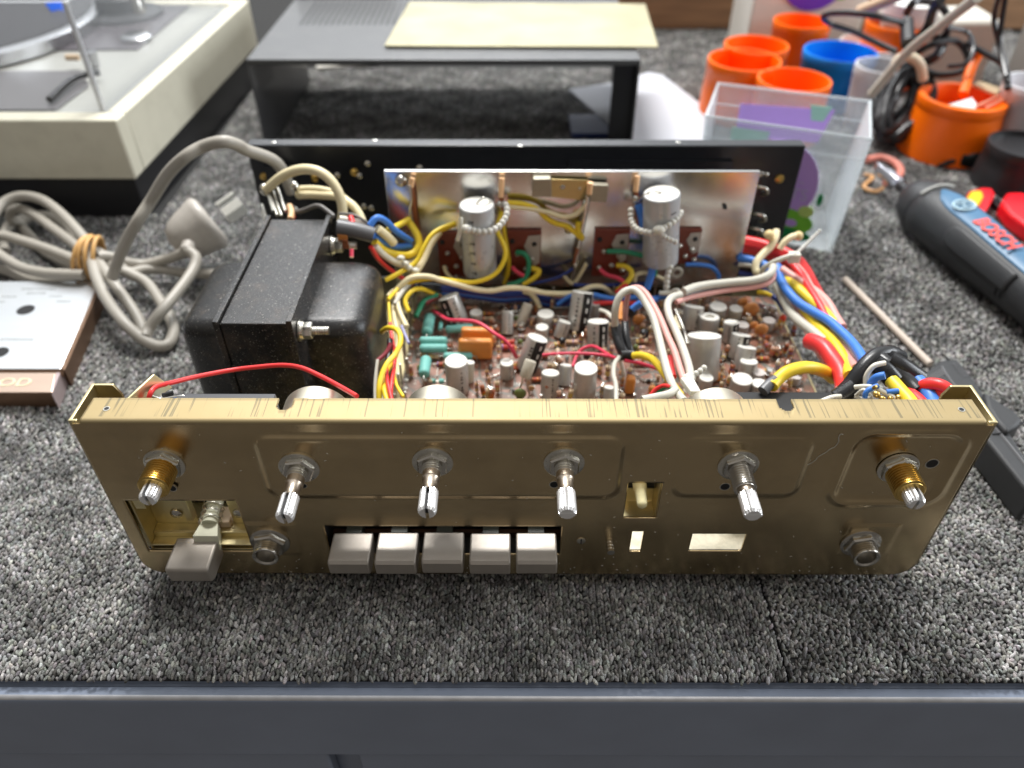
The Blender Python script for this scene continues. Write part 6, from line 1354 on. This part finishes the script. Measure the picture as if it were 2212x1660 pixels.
# ------------------------------------------------------------------ cordless screwdriver
p0 = at('X', 1318, 378, z=1.95); p1 = at('X', 2080, 1010, z=1.95); ax = (p1-p0); ax.z = 0; ax.normalize()
sd = thing('cordless_screwdriver', (p0.x+ax.x*8, p0.y+ax.y*8, 0), 'black and blue cordless screwdriver with red lettering lying right of the amplifier', 'screwdriver')
M_rub = mat('dark grey rubber', (.024, .025, .027), .45, vary=.12, bump=.1, bscale=60); M_blu = mat('steel blue plastic', (.06, .155, .27), .4)
def sweep(name, prof, m_, sc=(1, 1), n_=36, par=sd):
    m = part(name, m_, par, ang=50); m.lathe(p0, ax, prof, n_); 
    return m.done()
sweep('nose', [(.5, -1.9), (1.15, -1.6), (1.6, -1.0), (1.85, -.2), (1.95, .7)], M_rub)
sweep('body', [(1.86, .7), (1.98, .85), (2.02, 2.0), (1.98, 6), (1.85, 8), (1.72, 10.5), (1.65, 13), (1.7, 17), (1.6, 19), (1.2, 19.6)], M_rub)
part('bit_holder', M_base, sd).lathe(p0, ax, [(.35, -3.4), (.42, -3.2), (.5, -1.8)], 18).done()
part('bit', mat('bright bit', (.55, .55, .60), .25, 1.0), sd, bevel=.04).lathe(p0, ax, [(.42, -6.6), (.48, -6.4), (.48, -3.5), (.3, -3.3)], 6).done()
side = ax.cross(Vector((0, 0, 1))); 
def onb(t, a, r):     # point on the body at distance t, angle a from straight up towards +side
    return p0+ax*t+(Vector((0, 0, 1))*math.cos(a)-side*math.sin(a))*r
def bodyr(t): return float(np.interp(t, [.7, .85, 2, 6, 8, 10.5, 13, 17, 19], [1.86, 1.98, 2.02, 1.98, 1.85, 1.72, 1.65, 1.7, 1.6]))
def wrap(name, t0, t1, a0, a1, lift, m_, nt=20, na=10, taper=True):
    m = part(name, m_, sd, ang=60); k = 0
    for i in range(nt+1):
        t = t0+(t1-t0)*i/nt; f = min(1, math.sqrt(max(0, 1-max(0, 1-i/(nt*.15))**2))) if taper else 1
        for j in range(na+1):
            am = (a0+a1)/2; a = am+((a0+(a1-a0)*j/na)-am)*max(.15, f)
            m.v.append(onb(t, a, bodyr(t)+lift))
    for i in range(nt):
        for j in range(na):
            q = i*(na+1)+j; m.f.append([q, q+1, q+na+2, q+na+1]); m.m.append(0)
    o = m.done(); s_ = o.modifiers.new('thickness', 'SOLIDIFY'); s_.thickness = .05*SC; return o
sg = -1 if onb(5, .5, 2).x > p0.x+ax.x*5 else 1
AB = sg*.16
wrap('blue_panel', 1.5, 18.5, AB-.46, AB+.46, .04, M_blu)
wrap('trigger', 5.0, 11.2, sg*.78, sg*1.50, .10, M_rub, taper=True)
def deco(t, a, lift=.11): return onb(t, a, bodyr(t)+lift)
nrm = (deco(4, AB, 1)-deco(4, AB, 0)).normalized(); acr = ax.cross(nrm)
M_bt = mat('coral red print', (.75, .09, .07), .45); M_lgr = mat('light blue print', (.42, .58, .66), .45)
ct = deco(3.9, AB, .10); part('emblem', M_lgr, sd).tube([ct+(ax*math.cos(a)+acr*math.sin(a))*.66 for a in [i*math.pi/12 for i in range(24)]], .07, 6, closed=True, smooth=False).tube([ct+(ax*math.cos(a)+acr*math.sin(a))*.50 for a in [i*math.pi/12 for i in range(24)]], .03, 6, closed=True, smooth=False).tube([ct-ax*.22-acr*.33, ct-ax*.22+acr*.33], .06, 6).tube([ct+ax*.22-acr*.33, ct+ax*.22+acr*.33], .06, 6).tube([ct-ax*.22, ct+ax*.22], .05, 6).done()
cx_ = (deco(5.8, AB, 0)-deco(5.8, AB, 0)); tp = deco(7.5, AB+sg*.06, .13)
up_dir = nrm.cross(ax)
text('lettering', 'BOSCH', 1.38, tp, ax, up_dir, M_bt, sd, .02, sx=.82, bold=.035)
bt_ = deco(11.4, AB, .08); part('button', [M_base, M_bt], sd).lathe(bt_, nrm, [(.62, -.05), (.62, .08), (.5, .12), (.1, .12)], 24, 0).lathe(bt_, nrm, [(.42, .1), (.40, .16), (.2, .16)], 24, 1).done()
ar = part('light_strip', mat('pale strip', (.36, .36, .34), .4), sd, ang=60); ar.tube([onb(.95, a, 2.02) for a in [AB-.6+i*.12 for i in range(11)]], .13, 8); ar.done()
for t in (10.5, 10.9): wrap('grip_rib', t, t+.15, AB+sg*.9, AB+sg*1.7, .06, M_base, 3, 8, False)
wrap('seam', .66, .8, -1.9, 1.9, .03, M_base, 2, 24, False)

# pale stick and black tool on the right carpet
s0, s1 = at('X', 600, 1040, z=.35), at('J', 1365, 700, z=.35)
MB().tube([s0, lerp(s0, s1, .5), s1], .22, 12).build('pale_stick', mat('pale pinkish stick', (.52, .44, .37), .5), label='pale thin stick lying on the carpet right of the wire loom', cat='stick')
M_tool = mat('black textured tool plastic', (.030, .031, .033), .5, vary=.2, bump=.3, bscale=60)
tool = thing('black_tool', tuple(at('J', 1900, 1150, z=0)), 'long black plastic tool with ribbed end and cracked grip right of the amplifier', 'tool')
zt = 1.9
m = part('body', M_tool, tool, bevel=.18)
m.prismv([at('J', 1290, 790, z=zt), at('J', 1480, 655, z=zt), at('J', 1620, 650, z=zt), at('J', 1800, 880, z=zt), at('J', 2100, 1330, z=zt), at('J', 2400, 1800, z=zt), at('J', 2300, 1900, z=zt), at('J', 1880, 1380, z=zt), at('J', 1560, 1010, z=zt)], (0, 0, -1.8)); m.done()
m = part('grip', M_tool, tool, bevel=.2); m.prismv([at('J', 1850, 930, z=zt+.3), at('J', 1990, 1030, z=zt+.3), at('J', 2150, 1130, z=zt+.3), at('J', 2205, 1200, z=zt+.3), at('J', 2170, 1250, z=zt+.3), at('J', 2060, 1310, z=zt+.3), at('J', 1960, 1200, z=zt+.3), at('J', 1880, 1080, z=zt+.3)], (0, 0, -1.9)); m.done()
part('crack', M_base, tool).tube([at('J', 1930, 1330, z=zt+.02), at('J', 2050, 1310, z=zt+.06), at('J', 2120, 1270, z=zt+.1), at('J', 2190, 1240, z=zt+.2), at('J', 2215, 1200, z=zt+.2)], .05, 6).done()
m = part('rib', mat('worn black plastic', (.12, .12, .125), .5), tool)
for i in range(8):
    a = at('J', 1345+i*16, 790-i*9+20, z=zt+.01); b_ = at('J', 1400+i*16, 830-i*9+20, z=zt+.01); m.tube([a, b_], .035, 5, smooth=False)
    a = at('J', 1560+i*13, 700+i*16, z=zt+.01); b_ = at('J', 1620+i*13, 690+i*16, z=zt+.01)
    m.tube([a, b_], .03, 5, smooth=False)
m.done()
part('ridge', mat('worn black plastic', (.12, .12, .125), .5), tool).tube([at('J', 1470, 720, z=zt), at('J', 1560, 860, z=zt), at('J', 1700, 1010, z=zt), at('J', 2000, 1330, z=zt), at('J', 2250, 1640, z=zt)], .07, 6).done()

# ------------------------------------------------------------------ loose faceplate on the left
fpl = thing('faceplate', (-32, 16, 0), 'brushed silver amplifier faceplate with knob holes lying face up on the left', 'faceplate')
M_sil = mat('brushed aluminium', (0.86, 0.88, 0.90), .34, 1.0, vary=.03, vscale=1, bump=.1, bscale=20, stretch=(.1, 3, 1), rvary=.1)
M_bei = mat('champagne aluminium', (.72, .55, .44), .36, 1.0, vary=.03, stretch=(.1, 2, 1), vscale=2); M_side = mat('bronze edge', (.20, .12, .075), .45, .6)
ZT2 = 1.25
m = part('face', M_sil, fpl, bevel=.03); Pf = [at(None, 205, 608, z=ZT2), at(None, 208, 623, z=ZT2), at(None, 131, 797, z=ZT2), at(None, -500, 797, z=ZT2), at(None, -560, 610, z=ZT2)]
m.prismv(Pf, (0, 0, -.12)); m.done()
Ps = [at(None, 207, 608, z=ZT2-.02), at(None, 214, 626, z=ZT2-.02), at(None, 139, 800, z=ZT2-.02), at(None, 131, 797, z=ZT2-.02), at(None, 206, 624, z=ZT2-.02)]
m = part('side_edge', M_side, fpl, bevel=.03); m.prismv(Ps, (0, 0, -1.18)); m.done()
part('step', M_side, fpl).prismv([at(None, 131, 798, z=ZT2-.05), at(None, 137, 803, z=ZT2-.05), at(None, 137, 812, z=ZT2-.3), at(None, -500, 812, z=ZT2-.3), at(None, -500, 798, z=ZT2-.05)], (0, 0, -.1)).done()
lp = [at('L', -1500, 1455, z=ZT2-.1), at('L', 432, 1452, z=ZT2-.1), at('L', 475, 1425, z=ZT2-.1), at('L', 405, 1605, z=ZT2-.1), at('L', -1500, 1612, z=ZT2-.1)]
m = part('lower_strip', M_bei, fpl, bevel=.06); m.prismv([lp[0], lp[1], lp[3], lp[4]], (0, 0, -.5)); m.done()
part('end_cap', mat('pinkish clear plastic', (.45, .36, .36), .3), fpl, bevel=.04).prismv([lp[1], lp[2], at('L', 400, 1625, z=ZT2-.1), lp[3]], (0, 0, -1.1)).done()
part('lower_edge', M_side, fpl, bevel=.04).prismv([lp[4], lp[3], at('L', 415, 1650, z=ZT2-.5), at('L', -1500, 1655, z=ZT2-.5)], (0, .05, -.72)).done()
qd = at('L', 40, 1530, z=ZT2-.08); text('lettering', 'WOOD', .92, (qd.x-.55, qd.y, ZT2-.09), (1, 0, 0), (0, 1, 0), mat('pale gold print', (.80, .74, .50), .4), fpl, .012, sx=1.25)
M_grp = mat('grey print', (.28, .29, .28), .5)
for X_, Y_, s_, tx in ((300, 808, .30, 'SPEAKERS-SPKRS'), (280, 842, .27, 'BALANCE'), (430, 865, .25, 'MONO'), (490, 905, .25, 'STEREO'), (70, 868, .25, 'REVERSE'), (10, 908, .25, 'LEFT'), (130, 1198, .32, 'PHONO/AUX')):
    q = at('L', X_, Y_, z=ZT2); text('lettering', tx, s_, (q.x, q.y, ZT2+.006), (-1, 0, 0), (0, -1, 0), M_grp, fpl, .003)
for X_, Y_, w_ in ((198, 970, 130), (-5, 1300, 135)):
    q = at('L', X_, Y_, z=ZT2); part('knob_hole', [M_dark, M_sil], fpl).lathe((q.x, q.y, ZT2), (0, 0, 1), [(wide('L', w_, q)/2, -.1), (wide('L', w_, q)/2, .008), (.05, .008)], 28).done()

# ------------------------------------------------------------------ grey power cord with plug and rubber band
Gc = mat('grey pvc cord', (0.36, 0.335, 0.29), .42, vary=.05, vscale=1)
cord = thing('power_cord', tuple(at('L', 700, 600, z=0)), 'coiled grey power cord with moulded three pin plug, left of the transformer', 'power cord')
def cd_(pts, w_=74, name='cord_loop'):
    P = [at('L', a, b_, z=k) for a, b_, k in pts]; part(name, Gc, cord, ang=70).tube(P, .335, 14, sub=8).done()
cd_([(-60, 260, 2.6), (20, 150, 3.0), (120, 100, 3.2), (230, 95, 3.3), (350, 135, 3.3), (480, 235, 3.1), (590, 350, 2.9), (680, 460, 2.6), (750, 560, 2.4)])
cd_([(180, 290, .8), (90, 270, 1.4), (85, 210, 2.0), (150, 190, 2.2), (270, 240, 2.3), (420, 350, 2.4), (560, 450, 2.4), (660, 540, 2.3)])
cd_([(-60, 395, 1.9), (60, 405, 2.0), (180, 440, 2.1), (350, 495, 2.1), (520, 560, 2.1), (640, 610, 2.1)])
cd_([(-60, 500, 1.6), (40, 575, 1.6), (180, 650, 1.6), (350, 685, 1.7), (500, 695, 1.8), (650, 700, 1.8)])
cd_([(-60, 640, .5), (80, 680, .5), (170, 725, .5), (300, 745, .6), (480, 745, .8), (620, 740, 1.0)])
cd_([(40, 520, .5), (20, 440, .6), (60, 330, .8), (140, 280, 1.0), (280, 245, 1.0), (400, 250, 1.0), (520, 330, .8), (600, 420, 1.0)])
cd_([(170, 330, .4), (230, 400, .4), (320, 500, .4), (450, 580, .6), (600, 650, .9)])
cd_([(690, 500, 2.4), (710, 600, 2.4), (750, 740, 2.3), (830, 900, 2.0), (950, 1060, 1.6), (1080, 1180, 1.0), (1200, 1245, .6), (1290, 1240, .5), (1335, 1160, .5), (1325, 1060, .6), (1240, 910, .9), (1140, 770, 1.2), (1020, 700, 1.5), (880, 640, 1.9), (780, 560, 2.2)])
cd_([(760, 560, 2.6), (850, 560, 2.4), (960, 600, 1.9), (1100, 620, 1.4), (1250, 590, 1.6), (1380, 545, 2.4), (1450, 500, 3.0)])
cd_([(1430, 500, 3.0), (1510, 560, 2.7), (1500, 640, 2.4), (1440, 740, 2.2), (1340, 870, 2.0), (1240, 990, 1.8), (1150, 1110, 1.2), (1120, 1180, 1.0)])
cd_([(760, 600, 2.3), (880, 770, 2.0), (990, 920, 1.3), (1070, 1050, .8), (1110, 1160, .5)])
cd_([(750, 520, 2.4), (900, 620, 2.0), (1000, 680, 1.5), (1120, 660, 1.2), (1260, 660, 1.0), (1420, 685, .9), (1640, 695, 1.2), (1800, 700, 1.6)])
P = [at('L', 860, 730, z=2.8), at('L', 900, 620, z=3.6), at('L', 960, 470, z=5.0), at('L', 1060, 290, z=6.6), at('L', 1170, 120, z=7.6), at('T', 1290, 1350, z=9.4), at('T', 1420, 1220, z=10.6), at('T', 1560, 1135, z=11.0), at('T', 1720, 1095, z=11.3), at('T', 1830, 1120, z=10.9), at('T', 1900, 1160, z=10.4)]
P += [P[-1]+Vector((1.2, 1.0, -1.2)), P[-1]+Vector((1.6, 1.4, -3.2))]
part('cord_loop', Gc, cord, ang=70).tube(P, .335, 14, sub=8).done()
# plug
pc = at('L', 1560, 330, z=3.2); pa = (at('L', 1830, 480, z=3.2)-at('L', 1400, 230, z=3.2)); 
axp = Vector((.72, .50, .34)).normalized()
pm = part('plug', mat('grey moulded plug', (.40, .37, .33), .38), cord, ang=60)
pm.lathe(pc-axp*1.0, axp, [(.5, -1.25), (1.05, -1.05), (1.4, -.6), (1.62, .1), (1.72, .7), (1.84, 1.15), (1.88, 1.4), (1.78, 1.65), (1.5, 1.8)], 36); pm.tube([at('L', 1440, 520, z=2.9), at('L', 1470, 440, z=3.0), at('L', 1530, 400, z=3.0)], [.42, .5, .7], 14, sub=3); pm = pm.done()
u1, u2, _ = basis(axp)
for k_, (a, b_) in enumerate(((-.75, .35), (.75, .35), (0, -.75))):
    c_ = pc+axp*1.6+u1*a*.85+u2*b_*.85; s1 = (u1*(.35)+u2*(.18 if a < 0 else -.18)*2)*.9 if k_ < 2 else u2*.38; s1 = s1.normalized()*.30; s2 = axp.cross(s1).normalized()*.09
    part('pin', mat('bright pin', (.80, .80, .74), .35, .6), pm, bevel=.02).prismv([c_-s1-s2, c_+s1-s2, c_+s1+s2, c_-s1+s2], axp*1.35).done()
M_rbn = mat('tan rubber band', (.62, .36, .13), .5)
m = MB()
bc = at('L', 715, 575, z=2.0)
for i in range(4):
    o_ = Vector((-.5+i*.30, .10*math.sin(i*2), 0)); pts = []
    for k in range(16):
        a = 2*math.pi*k/16; pts.append(bc+o_+Vector((.35*math.sin(a)+.2*math.cos(a+i), 1.28*math.cos(a), 1.42*math.sin(a))))
    m.tube(pts, .14, 8, closed=True, sub=3, flat=1.0)
m.build('rubber_band', M_rbn, label='tan rubber band wrapped round the coiled grey cord', cat='rubber band', ang=60)

# loose lint on the carpet
m = MB(); rl = random.Random(9)
for k in range(90):
    x = rl.uniform(-24, 20); y = rl.choice([rl.uniform(-4, -.4), rl.uniform(-4.05, -3.3)]) if -15 < x < 15 else rl.uniform(-4, 12)
    z = .10+rl.uniform(0, .05); a = rl.uniform(0, 6.28); L_ = rl.uniform(.12, .4)
    m.tube([(x, y, z), (x+math.cos(a)*L_*.5, y+math.sin(a)*L_*.5, z+.05), (x+math.cos(a+.9)*L_, y+math.sin(a+.9)*L_, z)], .009, 4, sub=3)
m.build('lint', mat('pale lint', (.5, .5, .47), .8), kind='stuff', label='fine pale lint fibres scattered over the front carpet', cat='lint')
